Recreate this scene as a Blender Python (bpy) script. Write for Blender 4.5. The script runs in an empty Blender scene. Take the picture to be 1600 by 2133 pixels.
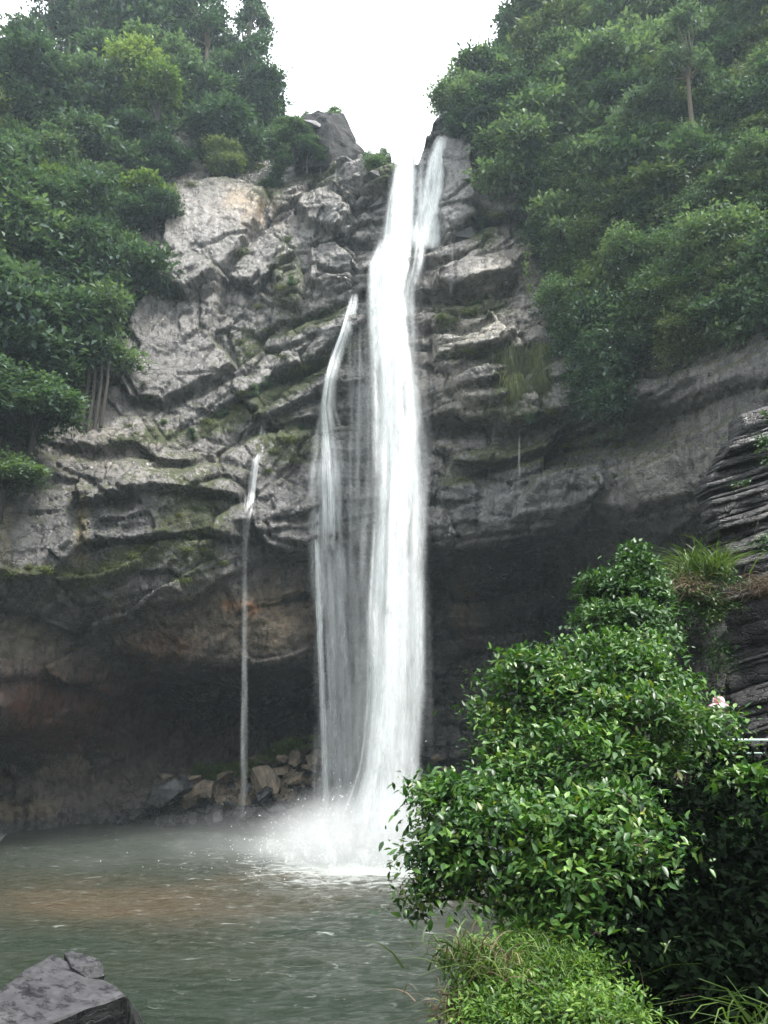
import bpy, bmesh, math, random
import numpy as np
from mathutils import Vector, Matrix, noise as mnoise
R = math.radians
random.seed(7); RNG = np.random.default_rng(11)
SC = bpy.context.scene
COL = SC.collection

# ------------------------------------------------------------------ camera
CAMZ = 8.3; PITCH = R(12); LENS = 30.0
F = LENS/36*2133
cd = bpy.data.cameras.new('camera'); cam = bpy.data.objects.new('camera', cd); COL.objects.link(cam)
cd.lens = LENS; cd.sensor_width = 36; cd.clip_end = 2000; cd.clip_start = 0.05
cam.location = (0, 0, CAMZ); cam.rotation_euler = (R(90)+PITCH, 0, 0)
SC.camera = cam
# ------------------------------------------------------------------ sky, sun, exposure
SUN_EL, SUN_AZ = R(68), R(110)
w = bpy.data.worlds.new('World'); SC.world = w; w.use_nodes = True
wn, wl = w.node_tree.nodes, w.node_tree.links
bg = wn['Background']
sky = wn.new('ShaderNodeTexSky'); sky.sky_type = 'NISHITA'; sky.sun_disc = False
sky.sun_elevation = SUN_EL; sky.sun_rotation = SUN_AZ; sky.dust_density = 4; sky.air_density = 1.2
mx = wn.new('ShaderNodeMix'); mx.data_type = 'RGBA'; mx.inputs[0].default_value = 0.82
wl.new(sky.outputs[0], mx.inputs[6]); mx.inputs[7].default_value = (7.9, 8.2, 8.3, 1)   # overcast cloud cover, dimmer towards the horizon as such skies are
tc = wn.new('ShaderNodeTexCoord'); sx = wn.new('ShaderNodeSeparateXYZ'); wl.new(tc.outputs['Generated'], sx.inputs[0])
mr = wn.new('ShaderNodeMapRange'); mr.inputs['To Min'].default_value = .5; mr.inputs['To Max'].default_value = 1.0; wl.new(sx.outputs[2], mr.inputs[0])
vm = wn.new('ShaderNodeVectorMath'); vm.operation = 'SCALE'; wl.new(mx.outputs[2], vm.inputs[0]); wl.new(mr.outputs[0], vm.inputs[3])
wl.new(vm.outputs[0], bg.inputs[0]); bg.inputs[1].default_value = 0.10
sd = bpy.data.lights.new('sun', 'SUN'); sun = bpy.data.objects.new('sun', sd); COL.objects.link(sun)
sd.energy = 1.5; sd.angle = R(14); sd.color = (1, .97, .92)
sdir = Vector((math.sin(SUN_AZ)*math.cos(SUN_EL), math.cos(SUN_AZ)*math.cos(SUN_EL), math.sin(SUN_EL)))
sun.rotation_euler = sdir.to_track_quat('Z', 'Y').to_euler()
SC.view_settings.view_transform = 'Standard'; SC.view_settings.look = 'None'
SC.view_settings.exposure = 2.45; SC.view_settings.gamma = 1
SC.render.engine = 'CYCLES'
cy = SC.cycles
cy.max_bounces = 6; cy.diffuse_bounces = 3; cy.glossy_bounces = 2; cy.transmission_bounces = 3
cy.transparent_max_bounces = 40; cy.volume_bounces = 1; cy.volume_step_rate = 2.0; cy.volume_max_steps = 96
cy.use_denoising = True; cy.sample_clamp_indirect = 6

# ------------------------------------------------------------------ projection of photo sight lines into the place
SP, CP = math.sin(PITCH), math.cos(PITCH)
def ray(px, py):
    xc = (px-800)/F; yc = (1066.5-py)/F
    return xc, CP-yc*SP, SP+yc*CP
def P(px, py, Y):
    a, b, c = ray(px, py); t = Y/b
    return Vector((a*t, Y, CAMZ+c*t))
def PZ(px, py, z):
    a, b, c = ray(px, py); t = (z-CAMZ)/c
    return Vector((a*t, b*t, z))
def proj(x, y, z):
    d = z-CAMZ
    zc = y*CP+d*SP; yc = -y*SP+d*CP
    zc = np.maximum(zc, .01)
    return 800+F*x/zc, 1066.5-F*yc/zc

# ------------------------------------------------------------------ object helpers
def tag(o, label=None, cat=None, group=None, kind=None):
    if label: o['label'] = label
    if cat: o['category'] = cat
    if group: o['group'] = group
    if kind: o['kind'] = kind
    return o
def empty(name, loc=(0, 0, 0), rz=0, **k):
    o = bpy.data.objects.new(name, None); COL.objects.link(o)
    o.location = loc; o.rotation_euler = (0, 0, rz); o.empty_display_size = .2
    return tag(o, **k)
def link(name, me, parent=None, loc=None, **k):
    o = bpy.data.objects.new(name, me); COL.objects.link(o)
    if parent is not None: o.parent = parent
    if loc is not None: o.location = loc
    return tag(o, **k)
def mesh_np(name, V, Fc, mat, smooth=False, uv=None):
    """V (n,3), Fc (m,k) all faces with k corners"""
    V = np.asarray(V, np.float32); Fc = np.asarray(Fc, np.int32)
    me = bpy.data.meshes.new(name)
    m, k = Fc.shape
    me.vertices.add(len(V)); me.vertices.foreach_set('co', V.ravel())
    me.loops.add(m*k); me.loops.foreach_set('vertex_index', Fc.ravel())
    me.polygons.add(m); me.polygons.foreach_set('loop_start', np.arange(0, m*k, k, dtype=np.int32))
    if smooth: me.polygons.foreach_set('use_smooth', np.ones(m, bool))
    if uv is not None:
        l = me.uv_layers.new(name='UVMap'); l.data.foreach_set('uv', np.asarray(uv, np.float32)[Fc.ravel()].ravel())
    me.update(calc_edges=True)
    me.materials.append(mat)
    return me
def point_attr(me, name, arr):
    arr = np.asarray(arr, np.float32)
    if arr.ndim == 1:
        a = me.attributes.new(name, 'FLOAT', 'POINT'); a.data.foreach_set('value', arr)
    else:
        a = me.attributes.new(name, 'FLOAT_COLOR', 'POINT')
        c = np.ones((len(arr), 4), np.float32); c[:, :3] = arr; a.data.foreach_set('color', c.ravel())
def grid_faces(nr, nc):
    i = np.arange(nr-1)[:, None]*nc+np.arange(nc-1)[None]
    i = i.ravel()
    return np.stack([i, i+1, i+nc+1, i+nc], 1)

# ------------------------------------------------------------------ numpy noise
def h2(ix, iy, s=0):
    n = (ix.astype(np.int64)*374761393+iy.astype(np.int64)*668265263+s*2147483647+1013904223) & 0xffffffff
    n = ((n ^ (n >> 13))*1274126177) & 0xffffffff
    n = ((n ^ (n >> 16))*2246822519) & 0xffffffff
    n = n ^ (n >> 15)
    return (n & 0xffffff)/float(0xffffff)
def vnoise(x, y, s=0):
    ix = np.floor(x); iy = np.floor(y); fx = x-ix; fy = y-iy
    fx = fx*fx*(3-2*fx); fy = fy*fy*(3-2*fy)
    a = h2(ix, iy, s); b = h2(ix+1, iy, s); c = h2(ix, iy+1, s); d = h2(ix+1, iy+1, s)
    return (a*(1-fx)+b*fx)*(1-fy)+(c*(1-fx)+d*fx)*fy-.5
def fbm(x, y, o=4, s=0):
    r = 0; a = 1
    for k in range(o):
        r = r+a*vnoise(x, y, s+k); x = x*2.03+3.1; y = y*2.03+7.7; a *= .5
    return r
def cells(x, y, s=0):
    """faceted rock blocks: per-cell step and tilt, plus a joint mask"""
    ix = np.floor(x); iy = np.floor(y)
    F1 = np.full(x.shape, 9.); F2 = np.full(x.shape, 9.); H = np.zeros(x.shape); TX = np.zeros(x.shape); TY = np.zeros(x.shape)
    DX = np.zeros(x.shape); DY = np.zeros(x.shape)
    for dx in (-1, 0, 1):
        for dy in (-1, 0, 1):
            cx = ix+dx; cy_ = iy+dy
            qx = cx+.15+.7*h2(cx, cy_, s); qy = cy_+.15+.7*h2(cx, cy_, s+1)
            d = np.hypot(x-qx, y-qy)
            c = d < F1
            F2 = np.where(c, F1, np.minimum(F2, d))
            H = np.where(c, h2(cx, cy_, s+2)-.5, H)
            TX = np.where(c, h2(cx, cy_, s+3)-.5, TX); TY = np.where(c, h2(cx, cy_, s+4)-.5, TY)
            DX = np.where(c, x-qx, DX); DY = np.where(c, y-qy, DY)
            F1 = np.where(c, d, F1)
    return H+1.3*(TX*DX+TY*DY), F2-F1, H
def sstep(a, b, x):
    t = np.clip((x-a)/(b-a), 0, 1); return t*t*(3-2*t)

def leaf_quads(C, D, U, L, Wd, fold=.25, droop=.0, five=False):
    """C base points, D direction along leaf, U leaf normal; pointed-oval leaves"""
    S = np.cross(D, U); S /= np.linalg.norm(S, axis=1)[:, None]+1e-9
    U = np.cross(S, D)
    L = L[:, None]; Wd = Wd[:, None]
    if not five:
        V = np.stack([C, C+D*L*.5+S*Wd*.5+U*Wd*fold*.5, C+D*L-U*L*droop, C+D*L*.5-S*Wd*.5+U*Wd*fold*.5], 1).reshape(-1, 3)
        k = np.arange(len(C))*4
        return V, np.concatenate([np.stack([k, k+1, k+2], 1), np.stack([k, k+2, k+3], 1)])
    V = np.stack([C, C+D*L*.30+S*Wd*.46+U*Wd*fold*.4, C+D*L*.66+S*Wd*.38+U*(Wd*fold*.3-L*droop*.4), C+D*L-U*L*droop,
                  C+D*L*.66-S*Wd*.38+U*(Wd*fold*.3-L*droop*.4), C+D*L*.30-S*Wd*.46+U*Wd*fold*.4, C+D*L*.5-U*L*droop*.2], 1).reshape(-1, 3)
    k = np.arange(len(C))*7
    return V, np.concatenate([np.stack([k, k+1, k+6], 1), np.stack([k+1, k+2, k+6], 1), np.stack([k+2, k+3, k+6], 1), np.stack([k+3, k+4, k+6], 1), np.stack([k+4, k+5, k+6], 1), np.stack([k+5, k, k+6], 1)])
def unit(v): return v/(np.linalg.norm(v, axis=-1, keepdims=True)+1e-9)
# ------------------------------------------------------------------ node helpers
def new_mat(name):
    m = bpy.data.materials.new(name); m.use_nodes = True
    nt = m.node_tree; nt.nodes.clear()
    out = nt.nodes.new('ShaderNodeOutputMaterial')
    return m, nt, out
class N:
    def __init__(s, nt): s.nt = nt
    def n(s, t, **k):
        x = s.nt.nodes.new(t)
        for a, b in k.items(): setattr(x, a, b)
        return x
    def l(s, a, b): s.nt.links.new(a, b)
    def noise(s, scale, detail=4, rough=.6, vec=None, dist=0):
        x = s.n('ShaderNodeTexNoise'); x.inputs['Scale'].default_value = scale; x.inputs['Detail'].default_value = detail
        x.inputs['Roughness'].default_value = rough; x.inputs['Distortion'].default_value = dist
        if vec: s.l(vec, x.inputs['Vector'])
        return x.outputs['Fac']
    def ramp(s, fac, stops):
        x = s.n('ShaderNodeValToRGB'); e = x.color_ramp.elements
        while len(e) < len(stops): e.new(.5)
        for i, (p, c) in enumerate(stops):
            e[i].position = p; e[i].color = (c, c, c, 1) if not isinstance(c, tuple) else (*c, 1)
        s.l(fac, x.inputs[0]); return x.outputs[0]
    def mix(s, fac, a, b, mode='MIX'):
        x = s.n('ShaderNodeMix'); x.data_type = 'RGBA'; x.blend_type = mode; x.clamp_factor = True
        for sock, v in ((x.inputs[0], fac), (x.inputs[6], a), (x.inputs[7], b)):
            if hasattr(v, 'links'): s.l(v, sock)
            elif isinstance(v, tuple): sock.default_value = (*v, 1)
            else: sock.default_value = v
        return x.outputs[2]
    def math(s, op, a, b=0.0, clamp=False):
        x = s.n('ShaderNodeMath', operation=op, use_clamp=clamp)
        for i, v in enumerate((a, b)):
            if hasattr(v, 'links'): s.l(v, x.inputs[i])
            else: x.inputs[i].default_value = v
        return x.outputs[0]
    def mapping(s, vec, scale=(1, 1, 1), rot=(0, 0, 0), loc=(0, 0, 0)):
        x = s.n('ShaderNodeMapping'); x.inputs['Scale'].default_value = scale; x.inputs['Rotation'].default_value = rot
        x.inputs['Location'].default_value = loc
        s.l(vec, x.inputs['Vector']); return x.outputs[0]
    def attr(s, name, out='Fac'):
        x = s.n('ShaderNodeAttribute'); x.attribute_name = name; return x.outputs[out]

# ------------------------------------------------------------------ materials
def rock_mat(name, base=None, dark=.5, scale=1.0, rough=(.3, .65), moss_amt=1.0, bump=.5, strata=None, spec=.5, lich=.55):
    m, nt, out = new_mat(name); g = N(nt)
    b = g.n('ShaderNodeBsdfPrincipled'); g.l(b.outputs[0], out.inputs[0])
    co = g.n('ShaderNodeTexCoord').outputs['Object']
    col = g.attr('tint', 'Color') if base is None else None
    n1 = g.noise(.35*scale, 6, .65, co); n2 = g.noise(2.2*scale, 8, .7, co, .3); n3 = g.noise(9*scale, 6, .7, co)
    c = g.mix(g.ramp(n1, [(.3, 0.0), (.7, 1.0)]), (dark, dark, dark), (1.35, 1.3, 1.25))
    c = g.mix(1.0, base if base else col, c, 'MULTIPLY')
    c = g.mix(1.0, c, g.ramp(n2, [(.25, .38), (.5, .95), (.75, 1.65)]), 'MULTIPLY')
    # water streaks and mineral runs
    st = g.noise(1.3*scale, 5, .65, g.mapping(co, (1.6, 1.6, .13)), .2)
    stf = g.ramp(st, [(.50, 0.0), (.64, .9)])
    c = g.mix(stf, c, g.mix(1.0, c, (.20, .20, .215), 'MULTIPLY'))
    # pale lichen
    li = g.noise(4.5*scale, 5, .75, co, .5)
    c = g.mix(g.ramp(li, [(.6, 0.0), (.72, lich)]), c, (.30, .30, .28))
    if base is None:
        mo = g.attr('moss')
        mn = g.noise(3.1, 6, .75, co)
        mf = g.math('MULTIPLY', g.math('ADD', g.math('MULTIPLY', mo, 1.6), g.math('SUBTRACT', g.math('MULTIPLY', mn, 3.0), 2.05)), 3, True)
        mcol = g.mix(g.noise(6, 4, .6, co), (.014, .022, .007), (.060, .068, .020))
        c = g.mix(mf, c, mcol)
    g.l(c, b.inputs['Base Color'])
    r = g.math('SUBTRACT', g.ramp(n2, [(.3, rough[0]), (.7, rough[1])]), g.math('MULTIPLY', stf, .16))
    if base is None:
        r = g.math('MAXIMUM', r, mf)
    g.l(r, b.inputs['Roughness'])
    b.inputs['Specular IOR Level'].default_value = spec
    h = g.math('ADD', g.math('MULTIPLY', n2, .55), g.math('MULTIPLY', n3, .22))
    v = g.n('ShaderNodeTexVoronoi', feature='DISTANCE_TO_EDGE'); v.inputs['Scale'].default_value = 1.25*scale
    wv = g.n('ShaderNodeVectorMath', operation='ADD'); nn = g.n('ShaderNodeTexNoise'); nn.inputs['Scale'].default_value = 1.6*scale; nn.inputs['Detail'].default_value = 3
    g.l(co, nn.inputs['Vector']); sc_ = g.n('ShaderNodeVectorMath', operation='SCALE'); sc_.inputs[3].default_value = .9/scale; g.l(nn.outputs['Color'], sc_.inputs[0])
    g.l(g.mapping(co, (.6, 1, 1.2), (0, R(-22), 0)), wv.inputs[0]); g.l(sc_.outputs[0], wv.inputs[1]); g.l(wv.outputs[0], v.inputs['Vector'])
    h = g.math('ADD', h, g.math('MULTIPLY', g.ramp(v.outputs['Distance'], [(0, 0.0), (.05, 1.0)]), .14))
    if strata:
        wz = g.n('ShaderNodeTexNoise'); wz.inputs['Scale'].default_value = strata; wz.inputs['Detail'].default_value = 4
        g.l(g.mapping(co, (.12, .12, 2.4), (0, R(-14), 0)), wz.inputs['Vector'])
        h = g.math('ADD', h, g.math('MULTIPLY', wz.outputs['Fac'], .8))
    bp = g.n('ShaderNodeBump'); bp.inputs['Strength'].default_value = bump; bp.inputs['Distance'].default_value = .45/scale
    g.l(h, bp.inputs['Height']); g.l(bp.outputs[0], b.inputs['Normal'])
    return m

def leaf_mat(name, cols, rough=.45, trans=.25, spec=.5, big=.2):
    """cols: three tones picked leaf by leaf; big patches shift gently between them"""
    m, nt, out = new_mat(name); g = N(nt)
    b = g.n('ShaderNodeBsdfPrincipled'); t = g.n('ShaderNodeBsdfTranslucent'); ms = g.n('ShaderNodeMixShader')
    geo = g.n('ShaderNodeNewGeometry'); oi = g.n('ShaderNodeObjectInfo')
    co = g.n('ShaderNodeTexCoord').outputs['Object']
    f = g.math('ADD', g.math('MULTIPLY', geo.outputs['Random Per Island'], .6), g.math('MULTIPLY', g.noise(.8, 3, .6, co), .5))
    f = g.math('ADD', f, g.math('MULTIPLY', g.math('SUBTRACT', g.noise(2.6, 2, .5, co), .5), .8))
    f = g.math('ADD', f, g.math('MULTIPLY', g.math('SUBTRACT', oi.outputs['Random'], .5), big*3))
    c = g.ramp(f, [(.15, cols[0]), (.55, cols[1]), (.95, cols[2])])
    g.l(c, b.inputs['Base Color']); b.inputs['Roughness'].default_value = rough; b.inputs['Specular IOR Level'].default_value = spec
    g.l(g.mix(1.0, c, (1.3, 1.5, .6), 'MULTIPLY'), t.inputs[0])
    ms.inputs[0].default_value = trans; g.l(b.outputs[0], ms.inputs[1]); g.l(t.outputs[0], ms.inputs[2]); g.l(ms.outputs[0], out.inputs[0])
    return m
def plain(name, col, rough=.6, var=.25, sc=8, metal=0):
    m, nt, out = new_mat(name); g = N(nt)
    b = g.n('ShaderNodeBsdfPrincipled'); g.l(b.outputs[0], out.inputs[0])
    co = g.n('ShaderNodeTexCoord').outputs['Object']; n = g.noise(sc, 5, .6, co)
    g.l(g.mix(1.0, col, g.ramp(n, [(.3, 1-var), (.7, 1+var)]), 'MULTIPLY'), b.inputs['Base Color'])
    b.inputs['Roughness'].default_value = rough; b.inputs['Metallic'].default_value = metal
    bp = g.n('ShaderNodeBump'); bp.inputs['Strength'].default_value = .3; bp.inputs['Distance'].default_value = .03
    g.l(n, bp.inputs['Height']); g.l(bp.outputs[0], b.inputs['Normal'])
    return m

M_CLIFF = rock_mat('cliff_rock', None, bump=.8, rough=(.14, .46), spec=.7)
M_ROCKDRY = rock_mat('brown_rock', (.26, .215, .165), scale=1.6, rough=(.5, .85), bump=.5, spec=.3)
M_ROCKWET = rock_mat('wet_dark_rock', (.05, .05, .052), scale=1.6, rough=(.15, .45), bump=.5)
M_ROCKGREY = rock_mat('grey_rock', (.085, .085, .09), scale=1.6, rough=(.25, .6), bump=.45)
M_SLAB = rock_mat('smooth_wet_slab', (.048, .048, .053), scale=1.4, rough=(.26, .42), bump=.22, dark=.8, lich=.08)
M_SLABSIDE = rock_mat('shaded_wet_side', (.02, .02, .022), scale=2, rough=(.2, .5), bump=.6, lich=.05)  # slab rock again, darker: shade of the sides put into the colour
M_NEAR = rock_mat('near_layered_rock', (.017, .0175, .019), scale=2.2, rough=(.25, .6), bump=.8, strata=1.6, lich=.12)
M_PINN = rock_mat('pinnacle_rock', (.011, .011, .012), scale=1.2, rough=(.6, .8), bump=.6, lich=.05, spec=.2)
M_BARK = plain('bark', (.075, .06, .045), .85)
M_BARKD = plain('dark_bark', (.03, .026, .02), .9)
M_LF = [leaf_mat('forest_leaves_dark', [(.020, .044, .032), (.044, .076, .056), (.105, .150, .112)], .6, .3, .15),
        leaf_mat('forest_leaves_mid', [(.025, .056, .034), (.058, .098, .062), (.13, .18, .11)], .6, .3, .15),
        leaf_mat('forest_leaves_yellow', [(.04, .08, .02), (.095, .145, .045), (.18, .235, .08)], .6, .3, .15),
        leaf_mat('forest_leaves_olive', [(.030, .052, .026), (.062, .086, .046), (.135, .165, .085)], .6, .3, .15)]
M_FG = leaf_mat('glossy_leaves', [(.007, .030, .007), (.034, .094, .018), (.12, .22, .040)], .36, .22, .35, 0)
M_FG2 = leaf_mat('small_green_leaves', [(.012, .036, .012), (.038, .092, .028), (.085, .155, .042)], .4, .22, .35, 0)
M_FGY = leaf_mat('young_yellow_leaves', [(.05, .09, .010), (.12, .17, .022), (.24, .25, .045)], .4, .3)
M_FERN = leaf_mat('bank_leaves', [(.018, .050, .009), (.065, .140, .020), (.15, .24, .04)], .5, .3, .3, 0)
M_GRASS = leaf_mat('grass_blades', [(.03, .06, .01), (.075, .13, .02), (.14, .19, .04)], .5, .3)
M_DRY = leaf_mat('dry_grass', [(.05, .03, .018), (.10, .065, .04), (.17, .12, .075)], .7, .15)
M_SHADE = leaf_mat('shade_dark_leaves', [(.0015, .004, .0015), (.003, .008, .0025), (.009, .020, .005)], .9, .06, .04)  # deep shade under the tree is put into these near-black leaf tones
M_MOSS = leaf_mat('moss_fronds', [(.025, .035, .008), (.065, .085, .02), (.12, .14, .035)], .7, .2)
M_SOIL = plain('soil', (.035, .028, .018), .95, .4, 3)
M_PATH = plain('path_stone', (.03, .029, .026), .8, .25, 3)
M_RAIL = plain('painted_rail', (.42, .55, .50), .35, .1)
M_SKIN = plain('skin', (.42, .26, .18), .55, .05)
M_HAT = None

# ================================================================== THE CLIFF (one continuous rock wall round the pool)
CTRL = [  # photo sight line and distance of the rock there
 (-500,1500,30),(-500,1000,28),(-500,500,40),(-500,0,52),(-500,-500,62),
 (-150,900,42),(0,650,49),(0,300,57),(0,0,66),(0,-400,80),(-150,1100,40),
 (150,800,50),(250,700,53),(300,400,60),(400,100,70),(580,220,69),(600,340,64),(200,200,64),(300,-300,84),
 (400,400,59.5),(500,375,61),(350,560,56.5),(280,720,54),(300,800,53.5),(500,600,56.5),(500,480,58.5),(650,500,57.5),(700,350,61),(650,640,55.5),(760,400,58),
 (300,880,51.5),(180,905,49.5),(0,960,46),(100,960,47.2),(250,960,49.2),(450,900,52.6),(560,850,54),(640,800,54.4),
 (0,1120,44.5),(150,1120,46),(300,1080,48.5),(450,1080,50.5),(560,1000,52.8),(620,1080,53),
 (0,1240,44.6),(200,1240,47),(350,1200,49.5),(0,1360,48),(150,1380,51),(0,1540,56.5),(0,1690,54.5),(200,1540,61),(150,1640,58.5),(300,1690,58.5),(-400,1690,46),
 (450,1300,53.6),(600,1250,54.5),(600,1370,54),(400,1390,53.2),(450,1500,63),(600,1500,64),(600,1690,66),(300,1480,61),
 (835,320,57.5),(880,310,57),(800,480,56.3),(750,600,55.2),(720,850,53.6),(800,1000,53.8),(750,1140,54.2),(780,1300,59),(780,1500,65),(800,1690,67),
 (930,280,56.5),(950,400,55),(960,500,53),(980,560,51.8),(950,700,51.3),(950,840,50),(1080,600,51.5),(1080,850,48.5),
 (1000,930,51.5),(900,1000,51),(1000,1040,50),(1000,980,50.2),(1200,1040,47.0),(1200,960,47.2),(1200,930,48),(1400,950,43),(1600,900,38),(1700,800,35),(1500,1000,40),
 (900,1120,50.6),(1050,1110,48.8),(1250,1060,46),(1420,1090,43),(1000,1220,55),(1150,1200,54),(1000,1400,61),(1200,1350,58),(1400,1250,52),(950,1600,62),(1200,1600,56),(1600,1300,42),(1000,1690,64),(1600,1690,44),
 (1100,500,52.5),(1300,600,46.5),(1300,800,44.5),(1500,500,43),(1600,700,38.5),(1000,200,60),(1100,0,66),(1300,100,58),(1300,350,51),(1600,0,54),(1600,300,46),(1500,-400,68),(1800,500,38),(2100,900,26),(2100,300,34),(2100,1500,30),(1900,-300,52)]
cp = np.array([list(P(*c)) for c in CTRL])
cx_, cz_, cy_v = cp[:, 0], cp[:, 2], cp[:, 1]
def tpsk(r2): return np.where(r2 > 1e-9, r2*np.log(np.maximum(r2, 1e-9))*.5, 0)
n_ = len(cp)
K = tpsk((cx_[:, None]-cx_[None])**2+(cz_[:, None]-cz_[None])**2)+np.eye(n_)*6.0
Pm = np.stack([np.ones(n_), cx_, cz_], 1)
A = np.zeros((n_+3, n_+3)); A[:n_, :n_] = K; A[:n_, n_:] = Pm; A[n_:, :n_] = Pm.T
W = np.linalg.solve(A, np.concatenate([cy_v, np.zeros(3)]))
def base_y(x, z):
    sh = x.shape; x = x.ravel(); z = z.ravel(); o = np.zeros(len(x))
    for i in range(0, len(x), 60000):
        xx, zz = x[i:i+60000], z[i:i+60000]
        o[i:i+60000] = tpsk((xx[:, None]-cx_)**2+(zz[:, None]-cz_)**2)@W[:n_]+W[n_]+W[n_+1]*xx+W[n_+2]*zz
    return np.clip(o, 22, 95).reshape(sh)

def hit(px, py, it=12):
    """where the sight line meets the smooth cliff"""
    Y = 52.
    for _ in range(it):
        p = P(px, py, Y); Y = .5*Y+.5*float(base_y(np.array([p.x]), np.array([p.z]))[0])
    return P(px, py, Y)
LIPS = [ ([(-100,1290),(0,1302),(90,1335),(200,1400)], .35, .35),([(-100,1318),(0,1326),(80,1352),(170,1400)], .3, .3),([(-60,1350),(0,1355),(70,1372),(140,1400)], .35, .3),([(300,1330),(430,1350),(560,1345),(650,1350)], .3, .4),([(340,1290),(440,1300),(600,1290)], .25, .5),
 ([(890,1200),(980,1215),(1100,1200),(1180,1160)], .7, 1.2),([(880,1290),(1000,1310),(1120,1290)], .7, 1.4),([(890,1390),(1000,1405),(1080,1390)], .6, 1.2),([(880,1500),(980,1510),(1060,1500)], .6, 1.0),([(20,1480),(140,1500),(260,1540)], .5, .8),([(60,1560),(200,1570),(330,1600)], .5, .7),([(300,1460),(450,1480),(640,1470)], .5, 1.0),
 ([(900,1010),(1000,1030),(1090,1010),(1130,970)], .35, .5),([(1040,1060),(1150,1040),(1230,1000)], .3, .4),
  # (line, depth of undercut, height of undercut)
 ([(870,872),(940,858),(980,877),(1035,866),(1060,888),(1100,882),(1140,850),(1210,836)], 2.6, 2.4),
 ([(990,968),(1060,958),(1120,930),(1180,912),(1250,897),(1330,880),(1430,830)], 1.5, 1.8),
 ([(1160,905),(1240,870),(1330,850),(1400,810)], 1.0, 1.2),
 ([(860,1142),(940,1152),(1050,1136),(1150,1116),(1215,1085),(1240,1050),(1300,1088),(1390,1112),(1470,1050)], 3.2, 7.0),
 ([(1060,1120),(1150,1098),(1220,1068)], .6, .5),
 ([(1170,1250),(1250,1185),(1330,1160),(1420,1140),(1520,1080)], 5.0, 7.0),
 ([(865,548),(900,545),(950,540),(1000,505),(1012,480)], 1.1, .9),
 ([(880,600),(930,612),(985,605),(1060,583),(1085,550)], 1.0, 1.2),
 ([(860,690),(900,685),(965,692)], .9, .8),([(890,640),(960,650),(1000,648),(1062,618)], .6, .6),
 ([(870,760),(940,772),(1000,748),(1105,728)], .6, .7),([(880,832),(960,812),(1050,800),(1100,790)], .5, .7),
 ([(960,470),(1000,452),(1010,440)], .8, 1.5),([(930,425),(965,395),(990,380)], .6, .5),
 ([(540,690),(590,668),(650,650),(700,632),(770,598)], 1.0, 1.0),([(440,850),(500,828),(560,795),(640,765),(690,738)], .9, 1.0),
 ([(140,925),(200,935),(280,925),(340,962),(400,965),(450,930),(520,885),(600,850),(660,815)], 1.3, 1.3),
 ([(570,722),(600,728),(650,700)], .8, .7),([(540,868),(580,880),(620,870),(680,868)], 1.2, 1.3),
 ([(530,1092),(560,1128),(600,1145),(660,1150),(730,1145),(800,1150)], 2.4, 5.0),
 ([(-150,1240),(-20,1262),(60,1275),(120,1300),(180,1335),(230,1300),(310,1262),(400,1245),(500,1185),(540,1150)], 1.1, 3.0),
 ([(270,1365),(330,1385),(400,1410),(470,1390),(540,1396),(610,1395),(680,1402),(780,1380)], 4.5, 8.0),
 ([(-100,1395),(0,1405),(80,1400),(170,1425),(230,1455),(300,1420)], 2.6, 5.0),
 ([(710,395),(735,430),(760,410),(800,400),(830,402)], 1.3, 2.4),([(610,410),(650,380),(720,345)], .7, .8),
 ([(430,520),(470,500),(540,480)], .5, .5),([(560,600),(540,568),(520,590)], .8, 1.2),
 ([(270,780),(300,840),(340,842),(420,800),(520,770)], .7, .7),([(380,600),(440,560),(500,560)], .5, .6),
 ([(330,700),(390,660),(470,650)], .4, .5),([(600,560),(660,555),(710,570)], .5, .6),([(50,1010),(120,985),(200,1000),(260,1040)], .8, 1.0),
 ([(0,1170),(110,1190),(200,1195),(290,1160),(330,1120)], -.9, .8),([(560,540),(600,510),(660,500)], .5, .6)]
lips = []
for line, A_, L_ in LIPS:
    pts = [hit(a, b) for a, b in line]
    lips.append((np.array([p.x for p in pts]), np.array([p.z for p in pts]), A_, L_))
SLABS = [  # (outline, how far proud, lean of the face)
 ([(900,600),(905,575),(975,528),(1012,516),(1078,542),(1070,575),(1040,586),(985,606),(950,614)], 1.1, -.35),
 ([(895,300),(950,262),(985,290),(990,380),(1000,455),(925,500),(905,440),(925,380)], 1.0, 0),
 ([(262,830),(245,740),(330,555),(358,430),(400,390),(480,372),(560,405),(540,470),(470,560),(440,700),(500,765),(345,845)], 1.1, 0),
 ([(560,795),(600,690),(700,635),(790,600),(760,680),(690,725),(640,770)], .8, -.2),
 ([(630,405),(690,385),(740,410),(730,470),(700,500),(640,470),(615,430)], .9, -.1),
 ([(640,520),(700,500),(740,540),(730,600),(680,620),(640,590)], .7, .1),
 ([(640,385),(700,340),(800,335),(825,345),(815,400),(720,400)], .8, -.1),
 ([(560,560),(620,545),(640,600),(620,650),(580,640)], .9, 0),
 ([(360,560),(430,530),(470,600),(400,640),(350,610)], .5, -.3),
 ([(900,700),(1000,690),(1080,665),(1090,700),(1020,745),(900,760)], .6, -.3),
 ([(930,800),(1000,765),(1060,760),(1090,790),(1050,845),(960,850)], .8, -.1),
 ([(160,990),(260,945),(420,950),(520,985),(500,1040),(330,1030),(170,1060)], .9, -.4),
 ([(1100,1000),(1240,960),(1260,1030),(1200,1070),(1060,1090)], 1.0, .35),
 ([(1270,1000),(1380,950),(1460,1010),(1430,1050),(1300,1080)], 1.1, .35),
 ([(560,1090),(690,1080),(720,1140),(640,1145),(570,1125)], .3, .0)]
slabs = []
for line, A_, tl in SLABS:
    pts = [hit(a, b) for a, b in line]; slabs.append((np.array([[p.x, p.z] for p in pts]), A_, tl))
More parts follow.
